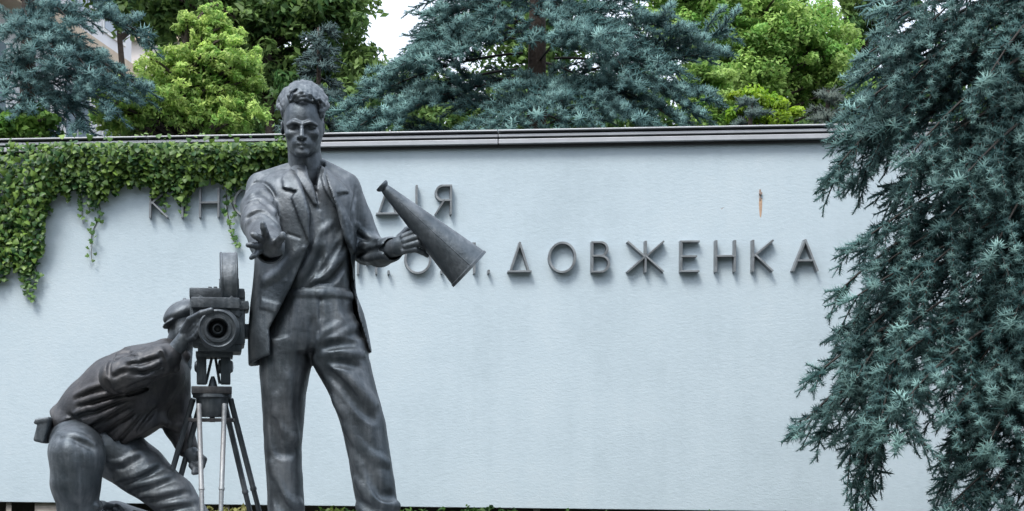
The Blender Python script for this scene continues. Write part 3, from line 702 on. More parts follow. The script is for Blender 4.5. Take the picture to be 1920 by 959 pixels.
def tripod():
    root = empty('tripod', plane_to_world(np.array((398.0, GROUND_V, 6.0))))
    tag(root, 'bronze tripod with paired leg rods standing between the two statues', 'tripod')
    m = MB(); m.lathe((398, 740, 6), (398, 782, 6), [(0, 36), (.14, 36), (.2, 30), (.75, 29), (1, 22)], 36); m.rod((398, 780, 6), (398, 792, 6), 5); m.build('tripod_head', M_BRONZE, root, smooth=32)
    m = MB()
    m.box((398, 788, 22), (40, 3.4, 3.4), bevel=1); m.box((398, 788, -12), (40, 3.4, 3.4), bevel=1); m.box((360, 788, 5), (3.4, 3.3, 20), bevel=1); m.box((436, 788, 5), (3.4, 3.3, 20), bevel=1); m.build('spreader_bar', M_BRONZE_D, root)
    def leg(tops, foot, r, mat, lbl=None):
        e = empty('leg', plane_to_world(np.array(tops[0], float))); e.parent = root; e.location = e.location - root.location
        if lbl: e['label'] = lbl
        ends = []
        for tp, ft in zip(tops, foot):
            m = MB(); m.lathe(tp, ft, [(0, r), (.01, r * 1.1), (.03, r), (.6, r), (.605, r * 1.18), (.62, r * 1.18), (.625, r * .92), (1, r * .9)], 14); m.build('rod', mat, e, smooth=35); ends.append(np.array(ft))
        c = sum(ends) / 2
        m = MB(); d = ends[1] - ends[0]; m.box(tuple(c), (np.linalg.norm(d) / 2 + 6, 6, 6), rot=eul(0, 0, math.degrees(math.atan2(d[1], d[0]))), bevel=1.5); m.lathe(tuple(c), tuple(unq(q(*c)[0], GROUND_V, c[2])), [(0, 5), (.7, 4), (1, 1)], 12); m.build('foot', mat, e)
    leg([(362, 748, -6), (376, 756, -22)], [(283, 1022, -60), (303, 1026, -74)], 5.4, M_BRONZE)
    leg([(432, 748, -6), (421, 756, -22)], [(502, 1022, -60), (484, 1026, -74)], 5.4, M_BRONZE)
    leg([I(373, 758, 40), I(421, 758, 40)], [I(381, 1020, 110), I(412, 1020, 110)], 4.6, M_STEEL, 'pale grey front leg')

# ================================================================== ground, wall, lettering
M_LENS = mat_plain('lens_dark', (0.05, 0.055, 0.06), 0.15, 0.3, 0.05, 4, 0.0)
def setting():
    # ---- ground: one sheet, pavement in front of the wall
    g = MB(world=True); g.box((0, 150, -0.1), (400, 400, 0.1)); o = g.build('ground', mat_ground()); tag(o, kind='structure')

    # ---- pedestal of the monument
    c = plane_to_world(np.array((410.0, GROUND_V, -10.0)))
    root = empty('pedestal', (c[0], c[1], 0)); tag(root, 'grey granite pedestal block under the bronze statues', 'pedestal')
    gm = mat_plain('granite', (0.20, 0.20, 0.205), 0.5, 0, 0.25, 40, 0.2, 0.002, 150)
    m = MB(world=True); m.box((c[0], c[1], 0.14), (1.08, 0.62, 0.14), bevel=0.012); m.build('base_step', gm, root)
    m = MB(world=True); m.box((c[0], c[1], 0.28 + (PED_Z - 0.36) / 2), (0.95, 0.50, (PED_Z - 0.36) / 2), bevel=0.008); m.build('shaft', gm, root)
    m = MB(world=True); m.box((c[0], c[1], PED_Z - 0.04), (0.99, 0.54, 0.04), bevel=0.010); m.build('top_slab', gm, root)

    # ---- the wall
    top = on_wall(960, 249)[2]; bot = on_wall(960, 953)[2]
    x0, x1 = -8.5, 8.0
    base = np.array((0.0, wall_y(0.0), 0.0))
    root = empty('boundary_wall', base); tag(root, 'long pale blue rendered wall with a grey metal coping', 'wall')
    ang = math.atan(WALL_K); R = Matrix.Rotation(ang, 3, 'Z')
    def slab(mb, a, b, z0, z1, f0, f1, bevel=0.0):
        """a..b along the wall, f0..f1 how far in front of the face"""
        cc = base + WT * (a + b) / 2 + WN * (f0 + f1) / 2; cc[2] = (z0 + z1) / 2
        mb.box(tuple(cc), ((b - a) / 2, abs(f1 - f0) / 2, (z1 - z0) / 2), rot=R, bevel=bevel)
    m = MB(world=True); slab(m, x0, x1, bot, top - 0.12, -0.30, 0.0, 0.004); m.build('render_face', mat_wall(), root)
    m = MB(world=True); slab(m, x0 + .02, x1 - .02, 0, bot - 0.002, -0.27, -0.16); m.build('plinth', mat_plain('plinth', (0.055, 0.05, 0.045), 0.9, 0, 0.6, 3, 0.6, 0.02, 12), root)
    # coping: a drip flashing, a fascia, an upper fascia and a cap sheet, in lengths
    cm = mat_plain('coping_metal', (0.40, 0.42, 0.45), 0.42, 0.3, 0.12, 5, 0.05, 0.003, 20)
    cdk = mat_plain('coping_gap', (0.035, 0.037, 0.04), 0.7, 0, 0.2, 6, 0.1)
    seams = [x0, -5.9, -3.0, -0.1, 2.62, 5.3, x1]
    for a, b in zip(seams, seams[1:]):
        a2, b2 = a + 0.003, b - 0.003
        m = MB(world=True); slab(m, a2, b2, top - 0.125, top - 0.104, -0.30, 0.028); m.build('drip_strip', cdk, root)
        m = MB(world=True); slab(m, a2, b2, top - 0.103, top - 0.066, -0.30, 0.075, 0.004); m.build('fascia', cm, root)
        m = MB(world=True); slab(m, a2, b2, top - 0.0655, top - 0.052, -0.30, 0.055); m.build('shadow_gap', cdk, root)
        m = MB(world=True); slab(m, a2, b2, top - 0.0515, top - 0.030, -0.30, 0.085, 0.003); m.build('upper_fascia', cm, root)
        m = MB(world=True); slab(m, a2, b2, top - 0.0295, top - 0.010, -0.30, 0.045); m.build('shadow_gap', cdk, root)
        m = MB(world=True); slab(m, a2, b2, top - 0.0095, top + 0.002, -0.34, 0.105, 0.003); m.build('cap_sheet', cm, root)
    # loose render flaking off along the lower edge
    fl = mat_plain('old_plaster', (0.42, 0.38, 0.34), 0.9, 0, 0.2, 8, 0.5, 0.01, 30)
    rng = random.Random(4)
    for u0, u1 in ((8, 18), (62, 104), (420, 428), (1000, 1012)):
        a, b = on_wall(u0, 950), on_wall(u1, 950); n = 7; pts = []
        for i in range(n + 1):
            p = a + (b - a) * i / n; pts.append((p[0], p[1] + 0.06, bot - 0.004 - rng.uniform(0, .004)))
        for i in range(n, -1, -1):
            p = a + (b - a) * i / n; pts.append((p[0], p[1] + 0.06, bot - 0.09 - rng.uniform(0, .09)))
        m = MB(world=True); m.poly(pts, tuple(WN * 0.02)); m.build('plaster_patch', fl, root)
    # rust run and scratches with a shape of their own
    rust = mat_plain('rust_run', (0.42, 0.29, 0.20), 0.8, 0, 0.3, 30, 0.1)
    pin = mat_plain('old_bolt', (0.26, 0.20, 0.17), 0.7, 0.1, 0.2, 30, 0.1)
    m = MB(world=True); p = on_wall(1425, 364); m.rod(tuple(p), tuple(p + WN * 0.03), 0.011, 0.011, 10); p = on_wall(1425, 356); m.rod(tuple(p + WN * .002), tuple(p + WN * 0.006 - np.array((0, 0, .085))), 0.009, 0.006, 8); m.build('bolt_stub', pin, root)
    m = MB(world=True); p = on_wall(1425.5, 372, .004); pts = [p + WT * a + np.array((0, 0, z)) for a, z in ((-.010, 0), (.013, 0), (.015, -.05), (.013, -.10), (.009, -.14), (.004, -.155), (-.003, -.14), (-.008, -.09), (-.011, -.04))]; m.poly([tuple(x) for x in pts], tuple(WN * .002)); m.build('rust_run', rust, root)
    m = MB(world=True); a, b = on_wall(1352, 393), on_wall(1366, 383); m.rod(tuple(a), tuple(b), 0.006, 0.004, 8); m.build('wire_stub', pin, root)
    return top, bot

def mat_ground():
    m, n, l, b = nodes('paving'); co = mapped(n, l)
    t = noise(n, l, co, 3, 6); r = ramp(n, l, t.outputs['Fac'], [(0.35, (0.045, 0.05, 0.042)), (0.65, (0.085, 0.085, 0.078))])
    l.new(r.outputs[0], b.inputs['Base Color']); b.inputs['Roughness'].default_value = 0.9
    f = noise(n, l, co, 90, 4); bump(n, l, b, f.outputs['Fac'], 0.4, 0.01); return m
def mat_wall():
    m, n, l, b = nodes('blue_render'); co = mapped(n, l)
    big = noise(n, l, co, 0.9, 5, 0.6)
    st = noise(n, l, mapped(n, l, (7, 7, 0.6)), 1.0, 5, 0.65)               # faint rain streaks
    fine = noise(n, l, mapped(n, l, (18, 18, 34)), 1.0, 4, 0.6)
    def mix(a, c, f):
        x = n.new('ShaderNodeMix'); x.data_type = 'FLOAT'; x.inputs[0].default_value = f; l.new(a, x.inputs[2]); l.new(c, x.inputs[3]); return x.outputs[0]
    v = mix(mix(big.outputs['Fac'], st.outputs['Fac'], 0.25), fine.outputs['Fac'], 0.25)
    r = ramp(n, l, v, [(0.34, (0.37, 0.452, 0.503)), (0.5, (0.42, 0.508, 0.563)), (0.64, (0.455, 0.538, 0.588))])
    l.new(r.outputs[0], b.inputs['Base Color']); b.inputs['Roughness'].default_value = 0.75; b.inputs['Specular IOR Level'].default_value = 0.25
    t1 = noise(n, l, mapped(n, l, (26, 26, 60)), 1.0, 5, 0.6); t2 = noise(n, l, co, 130, 3)
    bump(n, l, b, mix(t1.outputs['Fac'], t2.outputs['Fac'], 0.35), 0.20, 0.016)
    return m

# ---- raised letters
def glyph(ch):
    """strokes as polylines in a unit box, y up"""
    def arc(cx, cy, rx, ry, a0, a1, n=18): return [(cx + rx * math.cos(math.radians(a0 + (a1 - a0) * i / n)), cy + ry * math.sin(math.radians(a0 + (a1 - a0) * i / n))) for i in range(n + 1)]
    G = {
        'К': [[(0, 0), (0, 1)], [(0, .46), (1, 1)], [(.12, .53), (1, 0)]], 'І': [[(.5, 0), (.5, 1)]], 'Н': [[(0, 0), (0, 1)], [(1, 0), (1, 1)], [(0, .5), (1, .5)]],
        'О': [arc(.5, .5, .5, .5, 90, 450, 32)], 'С': [arc(.5, .5, .5, .5, 45, 315, 26)], 'Т': [[(.5, 0), (.5, 1)], [(0, 1), (1, 1)]], 'У': [[(0, 1), (.5, .42)], [(1, 1), (.3, 0)]],
        'Д': [[(.5, 1), (.1, .06)], [(.5, 1), (.9, .06)], [(0, .03), (1, .03)]], 'Я': [[(1, 0), (1, 1)], [(1, 1), (.45, 1)] , arc(.45, .74, .45, .26, 90, 270, 14), [(.45, .48), (1, .48)], [(.55, .48), (0, 0)]],
        'М': [[(0, 0), (0, 1)], [(1, 0), (1, 1)], [(0, 1), (.5, .3)], [(.5, .3), (1, 1)]], '.': [[(.5, 0), (.5, .06)]], 'П': [[(0, 0), (0, 1)], [(1, 0), (1, 1)], [(0, 1), (1, 1)]],
        'В': [[(0, 0), (0, 1)], [(0, 1), (.5, 1)], arc(.5, .77, .4, .23, 90, -90, 12), [(.5, .54), (0, .54)], arc(.5, .27, .5, .27, 90, -90, 12), [(.5, 0), (0, 0)]],
        'Ж': [[(.5, 0), (.5, 1)], [(0, 1), (.48, .5)], [(.48, .5), (0, 0)], [(1, 1), (.52, .5)], [(.52, .5), (1, 0)]], 'Е': [[(0, 0), (0, 1)], [(0, 1), (1, 1)], [(0, .5), (.85, .5)], [(0, 0), (1, 0)]],
        'А': [[(0, 0), (.5, 1)], [(.5, 1), (1, 0)], [(.2, .33), (.8, .33)]]}
    return G[ch]
def lettering():
    lm = mat_plain('letter_metal', (0.16, 0.178, 0.192), 0.5, 0.1, 0.25, 14, 0.1, 0.002, 60)
    def row(text, vref, H, label):
        zb = np.mean([on_wall(u, vref(u))[2] for u in (300, 800, 1400)])
        root = empty('wall_lettering', on_wall(text[0][1], vref(text[0][1]))); tag(root, label, 'lettering')
        DEP, TH = 0.065, 0.0165
        for ch, ua, ub in text:
            a, b = on_wall(ua, vref(ua)), on_wall(ub, vref(ub)); wd = np.linalg.norm((b - a)[:2]) - TH
            m = MB(world=True); k = 0
            for poly in glyph(ch):
                pts = [a + WT * (TH / 2 + x * wd) + np.array((0, 0, zb - a[2] + TH / 2 + y * (H - TH))) for x, y in poly]
                if len(pts) > 3:                              # a bent bar swept along the curve
                    bmx = bmesh.new(); ring = []
                    closed = np.linalg.norm(pts[0] - pts[-1]) < 1e-6; P_ = pts[:-1] if closed else pts; N_ = len(P_)
                    for i, p in enumerate(P_):
                        t_ = (P_[(i + 1) % N_] - P_[i - 1]) if closed else (P_[min(i + 1, N_ - 1)] - P_[max(i - 1, 0)])
                        t_ = t_ / np.linalg.norm(t_); nn = np.cross(t_, WN); d0 = DEP + .001 * k
                        ring.append([bmx.verts.new(Vector(p + nn * sx * TH / 2 + WN * f)) for sx, f in ((-1, 0.004), (1, 0.004), (1, d0), (-1, d0))])
                    for i in range(N_ if closed else N_ - 1):
                        r0, r1 = ring[i], ring[(i + 1) % N_]
                        for e in range(4): bmx.faces.new((r0[e], r0[(e + 1) % 4], r1[(e + 1) % 4], r1[e]))
                    if not closed: bmx.faces.new(ring[0]); bmx.faces.new(ring[-1])
                    m._merge(bmx)
                else:
                    p0, p1 = pts; d = p1 - p0; L = np.linalg.norm(d); d = d / L; nn = np.cross(d, WN); d0 = DEP + .001 * k; e = TH / 2 - .0004 * k
                    R_ = Matrix((d, nn, WN)).transposed()
                    m.box(tuple((p0 + p1) / 2 + WN * (d0 / 2 + .004)), (L / 2 + e, TH / 2 - .0003 * k, d0 / 2 - .002), rot=R_, bevel=.0015)
                k += 1
            m.build('letter', lm, root)
    row([('К', 281, 316), ('І', 332, 354), ('Н', 374, 412), ('О', 438, 488), ('С', 508, 548), ('Т', 562, 598), ('У', 622, 660), ('Д', 704, 748), ('І', 769, 791), ('Я', 814, 846)],
        lambda u: 412.5 - 0.0135 * (u - 300), 0.242, 'upper line of grey raised letters, partly overgrown by creeper, on the blue wall')
    row([('І', 640, 650), ('М', 669, 707), ('.', 719, 737), ('О', 757, 808), ('.', 818, 836), ('П', 846, 890), ('.', 906, 924), ('Д', 950, 995), ('О', 1026, 1078), ('В', 1106, 1141), ('Ж', 1173, 1242), ('Е', 1272, 1308),
         ('Н', 1337, 1376), ('К', 1406, 1446), ('А', 1481, 1530)], lambda u: 514 - 0.0108 * (u - 970), 0.25, 'lower line of grey raised letters, clear of the creeper, on the blue wall')

# ================================================================== foliage
def basis(D, rng):
    """one random frame per direction: columns x, y, D"""
    D = D / np.linalg.norm(D, axis=1, keepdims=True)
    r = rng.normal(size=D.shape); x = np.cross(r, D); x /= np.linalg.norm(x, axis=1, keepdims=True)
    return np.stack([x, np.cross(D, x), D], 2)
def shoot_template(n, rng, rad=0.45):
    """a bottle-brush shoot of unit length: a slim twig and n needles, one triangle each"""
    V, T, tp = [], [], []
    for k in range(4):
        a = k * math.pi / 2; V += [(.10 * math.cos(a), .10 * math.sin(a), 0), (.05 * math.cos(a), .05 * math.sin(a), .95)]; tp += [0.0, 0.35]
    for k in range(4): i, j = 2 * k, 2 * ((k + 1) % 4); T += [(i, j, j + 1), (i, j + 1, i + 1)]
    for i in range(n):
        t = (i + .5) / n; a = i * 2.39996 + rng.uniform(-.3, .3); z = t * .93
        R = rad * (0.75 + .55 * math.sin(math.pi * min(1, t * .9 + .12))) * rng.uniform(.8, 1.15); f = 0.22 + .42 * t ** 3
        o = np.array((math.cos(a), math.sin(a), 0)); tip = o * R * (1 - .30 * t ** 3) + np.array((0, 0, z + R * f)); s_ = np.cross(o, (0, 0, 1)) * .047
        b = len(V); V += [tuple(o * .02 + s_ + (0, 0, z)), tuple(o * .02 - s_ + (0, 0, z)), tuple(tip)]; T.append((b, b + 1, b + 2)); tp += [0.25, 0.25, 1.0]
    return np.array(V), np.array(T), np.array(tp)
def shoots(P, D, L, n, rng, base, tipc, var=0.2, rad=0.45, core=None, growth_shade=None):
    """vertices, triangles and tints of len(P) shoots"""
    tv, tt, tp = shoot_template(n, rng, rad); B = basis(D, rng); k = len(tv)
    V = P[:, None, :] + np.einsum('nij,mj->nmi', B, tv) * L[:, None, None]
    T = (tt[None] + (np.arange(len(P)) * k)[:, None, None]).reshape(-1, 3)
    g = rng.uniform(1 - var, 1 + var, (len(P), 1, 1)); f = rng.uniform(.45, 1.0, (len(P), 1, 1)) * tp[None, :, None] * (1.0 if growth_shade is None else growth_shade[:, None, None])
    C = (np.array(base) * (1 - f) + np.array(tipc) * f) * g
    V = V.reshape(-1, 3); o = np.repeat(P if core is None else core, k, 0)          # round each plump finger of shoots
    ax = np.repeat(B[:, :, 2], k, 0); pr = np.repeat(P, k, 0); rd = V - pr; rd -= ax * (rd * ax).sum(1, keepdims=True)
    N = (V - o); N /= np.linalg.norm(N, axis=1, keepdims=True) + 1e-9; rd /= np.linalg.norm(rd, axis=1, keepdims=True) + 1e-9
    N = N * .7 + rd * .55 + np.array((0, 0, .12)); N /= np.linalg.norm(N, axis=1, keepdims=True) + 1e-9
    return V, facing(V, T, N), C.reshape(-1, 3), N
def twig(mb, pts, r0, r1, n=5):
    for i in range(len(pts) - 1):
        f0, f1 = i / (len(pts) - 1), (i + 1) / (len(pts) - 1)
        mb.append((pts[i], pts[i + 1], r0 + (r1 - r0) * f0, r0 + (r1 - r0) * f1))
def twig_mesh(segs, n=5):
    V, Q = [], []
    for a, b, r0, r1 in segs:
        a, b = np.asarray(a), np.asarray(b); d = b - a; d = d / (np.linalg.norm(d) + 1e-9)
        x = np.cross(d, (0.3, 0.2, 1.0)); x /= np.linalg.norm(x) + 1e-9; y = np.cross(d, x); k = len(V)
        for j in range(n):
            o = x * math.cos(2 * math.pi * j / n) + y * math.sin(2 * math.pi * j / n); V += [a + o * r0, b + o * r1]
        for j in range(n):
            i0, i1 = k + 2 * j, k + 2 * ((j + 1) % n); Q.append((i0, i1, i1 + 1, i0 + 1))
    return np.array(V), np.array(Q)
def bezier(a, c, b, t):
    t = np.asarray(t)[:, None]; return (1 - t) ** 2 * a + 2 * t * (1 - t) * c + t ** 2 * b

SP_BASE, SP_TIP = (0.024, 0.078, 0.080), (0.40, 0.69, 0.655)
def bough(a, b, rng, up=0.25, droop=0.35, width=0.35, sl=0.11, n_needles=34, dens=1.0, r0=0.016, cols=(SP_BASE, SP_TIP), bare=0.22):
    """a spruce bough from a (at the trunk) to its tip b; returns foliage and wood arrays"""
    L = np.linalg.norm(b - a); c = (a + b) / 2 + np.array((0, 0, up * L)); ax = bezier(a, c, b, np.linspace(0, 1, 14))
    P, D, Ls, seg, K, A = [], [], [], [], [], []
    twig(seg, ax, r0, 0.004)
    d_ax = (b - a) / L; side = np.cross(d_ax, (0, 0, 1)); side /= np.linalg.norm(side) + 1e-9
    m = max(5, int(L / 0.105 * dens))
    for i in range(m):
        t = bare + (1 - bare) * (i + rng.uniform(.1, .9)) / m; p0 = bezier(a, c, b, [t])[0]
        tan = bezier(a, c, b, [min(1, t + .02)])[0] - bezier(a, c, b, [t - .02])[0]; tan /= np.linalg.norm(tan) + 1e-9
        sgn = 1 if i % 2 else -1
        ln = width * (0.45 + .9 * math.sin(math.pi * min(1, (0.15 + .8 * (1 - t))))) * rng.uniform(.55, 1.2)
        dr = side * sgn * rng.uniform(.35, 1) + tan * rng.uniform(.5, 1.0) + np.array((0, 0, rng.uniform(-droop * 1.5, 0.45))); dr /= np.linalg.norm(dr)
        e = p0 + dr * ln + np.array((0, 0, -droop * ln * rng.uniform(.2, 1.0)))
        cc = (p0 + e) / 2 + np.array((0, 0, .14 * ln)); tw = bezier(p0, cc, e, np.linspace(0, 1, 4)); twig(seg, tw, .006, .003)
        ns = max(5, int(ln / (sl * .20)))                    # a plump finger of shoots round the twig
        tt = (np.arange(ns) + rng.uniform(.2, .8, ns)) / ns; pp = bezier(p0, cc, e, tt); td = bezier(p0, cc, e, np.minimum(1, tt + .08)) - bezier(p0, cc, e, tt - .02); td /= np.linalg.norm(td, axis=1, keepdims=True) + 1e-9
        az = np.arange(ns) * 2.4 + rng.uniform(0, 6); ux = np.cross(td, np.array((.2, .1, 1.0))); ux /= np.linalg.norm(ux, axis=1, keepdims=True) + 1e-9; uy = np.cross(ux, td)
        sp = (1.0 - .75 * tt ** 4)[:, None]
        dd = td + (ux * np.cos(az)[:, None] * .95 + uy * np.sin(az)[:, None] * .6) * sp + np.array((0, 0, .18))
        P += list(pp); D += list(dd); Ls += list(sl * rng.uniform(.55, 1.0, ns) * (1 - .25 * tt)); K += list(pp - np.array((0, 0, sl * .25))); A += list(np.clip(.04 + .96 * tt ** 1.3 * (.40 + .60 * t), 0, 1))       # pale new tips; inner shoots darkened to stand in for interior shade
    for k in range(3): P.append(b - d_ax * sl * .3 * k); D.append(d_ax + rng.normal(size=3) * .25 * k); Ls.append(sl * 1.2); K.append(P[-1] - d_ax * sl * .5); A.append(1.0)
    P, D, Ls = np.array(P), np.array(D), np.array(Ls)
    V, T, C, N = shoots(P, D, Ls, n_needles, rng, cols[0], cols[1], core=np.array(K), growth_shade=np.array(A))
    wv, wq = twig_mesh(seg, 4)
    return V, T, C, N, wv, wq
def bough_object(name, parent, res):
    V, T, C, N, wv, wq = res
    tq = np.concatenate([wq[:, [0, 1, 2]], wq[:, [0, 2, 3]]]); n = len(V)
    VV = np.concatenate([V, wv]); CC = np.concatenate([C, np.tile((.030, .028, .026), (len(wv), 1))])
    wn = np.zeros_like(wv); np.add.at(wn, wq.ravel(), np.repeat(np.cross(wv[wq[:, 1]] - wv[wq[:, 0]], wv[wq[:, 3]] - wv[wq[:, 0]]), 4, 0)); wn /= np.linalg.norm(wn, axis=1, keepdims=True) + 1e-9
    return link(name, mesh_np(name, VV, np.concatenate([T, tq + n]), M_NEEDLE, False, CC, np.concatenate([N, wn])), parent)
def trunk_object(parent, p0, p1, r0, r1, mat=None, n=14, name='trunk', lean=0.0, seed=0):
    rng = np.random.default_rng(seed); m = 9; pts = [np.array(p0) + (np.array(p1) - np.array(p0)) * i / m + (np.array((rng.normal(), rng.normal(), 0)) * lean if 0 < i < m else 0) for i in range(m + 1)]
    V, Q = [], []
    for i, p in enumerate(pts):
        r = r0 + (r1 - r0) * (i / m) ** .8
        if i == 0: r *= 1.25
        for j in range(n):
            a = 2 * math.pi * j / n; rr = r * (1 + .10 * math.sin(3 * a + i) + .05 * rng.normal()); V.append(p + np.array((rr * math.cos(a), rr * math.sin(a), 0)))
    for i in range(m):
        for j in range(n): Q.append((i * n + j, i * n + (j + 1) % n, (i + 1) * n + (j + 1) % n, (i + 1) * n + j))
    return link(name, mesh_np(name, np.array(V), np.array(Q), mat or M_BARK, True), parent)

def spruce(label, foot, height, zlo, rlo, boughs, seed, tips=(), sl=0.12, n_needles=26, width=0.5, up=.15, droop=.4, cols=(SP_BASE, SP_TIP), group=None, cat='spruce tree', prof=None, dens=1.0, arc=None, tr=0.16):
    rng = np.random.default_rng(seed); foot = np.array(foot, float)
    root = empty('blue_spruce', foot); tag(root, label, 'spruce', group)
    trunk_object(root, foot, foot + np.array((0, 0, height)), tr, 0.02, seed=seed)
    k = 0; ga = rng.uniform(0, 6)
    for i in range(boughs):
        f = (i + rng.uniform(0, 1)) / boughs; z = zlo + (height - zlo) * f ** 1.15
        r = rlo * ((1 - (z - zlo) / (height - zlo)) ** .8 if prof is None else prof(z)) * (rng.uniform(.72, 1.08) if i % 3 else rng.uniform(.40, .62))
        ga += 2.4 + rng.normal() * .3; a_ = ga if arc is None else rng.uniform(*arc)
        d = np.array((math.cos(a_), math.sin(a_), 0)); a = foot + np.array((0, 0, z)); b = a + d * r + np.array((0, 0, -droop * r * rng.uniform(.5, 1.2)))
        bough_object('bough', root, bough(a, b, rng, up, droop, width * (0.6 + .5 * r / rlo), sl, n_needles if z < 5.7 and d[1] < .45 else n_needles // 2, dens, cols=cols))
    for a, b, up_ in tips: bough_object('bough', root, bough(np.array(a), np.array(b), rng, up_, droop, width, sl, n_needles, dens * 1.15, cols=cols))
    return root

def leaf_cloud(C, R, n, rng, size, cols, squash=0.8, clump=0.28, clumps=60, upb=.6, shell=.55, aspect=.5):
    """n two-triangle leaves in clumps spread through the ellipsoid (C, R)"""
    d = rng.normal(size=(clumps, 3)); d /= np.linalg.norm(d, axis=1, keepdims=True)
    cc = C + d * R * (shell + (1 - shell) * rng.uniform(0, 1, (clumps, 1)) ** .7)
    cs = rng.uniform(.5, 1.2, clumps) * clump * np.mean(R); g = rng.uniform(.72, 1.2, clumps); hue = rng.uniform(0, 1, clumps)
    w_ = cs ** 2; idx = rng.choice(clumps, n, p=w_ / w_.sum())
    o = rng.normal(size=(n, 3)); o /= np.linalg.norm(o, axis=1, keepdims=True); o *= rng.uniform(.25, 1, (n, 1)) ** .5
    sv = rng.uniform(.45, 1.5, (clumps, 3)) * np.array((1.15, 1.15, squash)); dr_ = rng.normal(size=(clumps, 3)) * .5          # each clump its own shape, some trailing
    P = cc[idx] + o * cs[idx, None] * sv[idx] + (dr_[idx] + np.array((0, 0, -.35))) * cs[idx, None] * (rng.uniform(0, 1, (n, 1)) ** 2) * 1.4
    N = o * .7 + rng.normal(size=(n, 3)) * .55 + np.array((0, 0, upb)); B = basis(N, rng); L = size * rng.uniform(.7, 1.3, n)
    tv = np.array([(-.5, 0, 0), (0, -aspect / 2, .08), (.5, 0, -.05), (0, aspect / 2, .08)]); tq = np.array([(0, 1, 2), (0, 2, 3)])
    V = P[:, None] + np.einsum('nij,mj->nmi', B, tv) * L[:, None, None]; T = (tq[None] + (np.arange(n) * 4)[:, None, None]).reshape(-1, 3)
    t = np.clip(hue[idx] + rng.normal(size=n) * .22, 0, 1)[:, None]
    col_ = (np.array(cols[0]) * (1 - t) + np.array(cols[1]) * t) * (g[idx] * rng.uniform(.85, 1.15, n))[:, None]
    V = V.reshape(-1, 3); N = np.repeat(o * .75 + B[:, :, 2] * .55 + np.array((0, 0, .1)), 4, 0); N /= np.linalg.norm(N, axis=1, keepdims=True) + 1e-9
    return V, facing(V, T, N), np.repeat(col_, 4, 0), cc, N
def leafy_tree(name, label, foot, blobs, seed, size, cols, cat='tree', group=None, tr=.14, **kw):
    """blobs: (centre, radii, leaves, clumps)"""
    rng = np.random.default_rng(seed); foot = np.array(foot, float); root = empty(name, foot); tag(root, label, cat, group)
    topz = max(b[0][2] for b in blobs); cx = np.mean([b[0] for b in blobs], 0); tp = np.array((cx[0], cx[1], topz))
    trunk_object(root, foot, tp, tr, .03, lean=.05, seed=seed); Vs, Ts, Cs, Ns, n, segs = [], [], [], [], 0, []
    for c, r, k, cl in blobs:
        V, T, C, cc, N = leaf_cloud(np.array(c, float), np.array(r, float), k, rng, size, cols, clumps=cl, **kw)
        Vs.append(V); Ts.append(T + n); Cs.append(C); Ns.append(N); n += len(V)
        for e in cc[:: max(1, len(cc) // 16)]:
            z0 = max(foot[2] + .8, min(e[2] - .3 * np.linalg.norm((e - tp)[:2]) - .2, topz)); f = (z0 - foot[2]) / max(topz - foot[2], .1); s_ = foot + (tp - foot) * f
            twig(segs, bezier(s_, (s_ + e) / 2 + np.array((0, 0, .15)), e, np.linspace(0, 1, 5)), .035, .008)
    wv, wq = twig_mesh(segs, 5); link('limbs', mesh_np('limbs', wv, wq, M_BARK, True), root)
    o = link('crown', mesh_np('crown', np.concatenate(Vs), np.concatenate(Ts), M_LEAF, False, np.concatenate(Cs), np.concatenate(Ns)), root); o['kind'] = 'stuff'
    return root

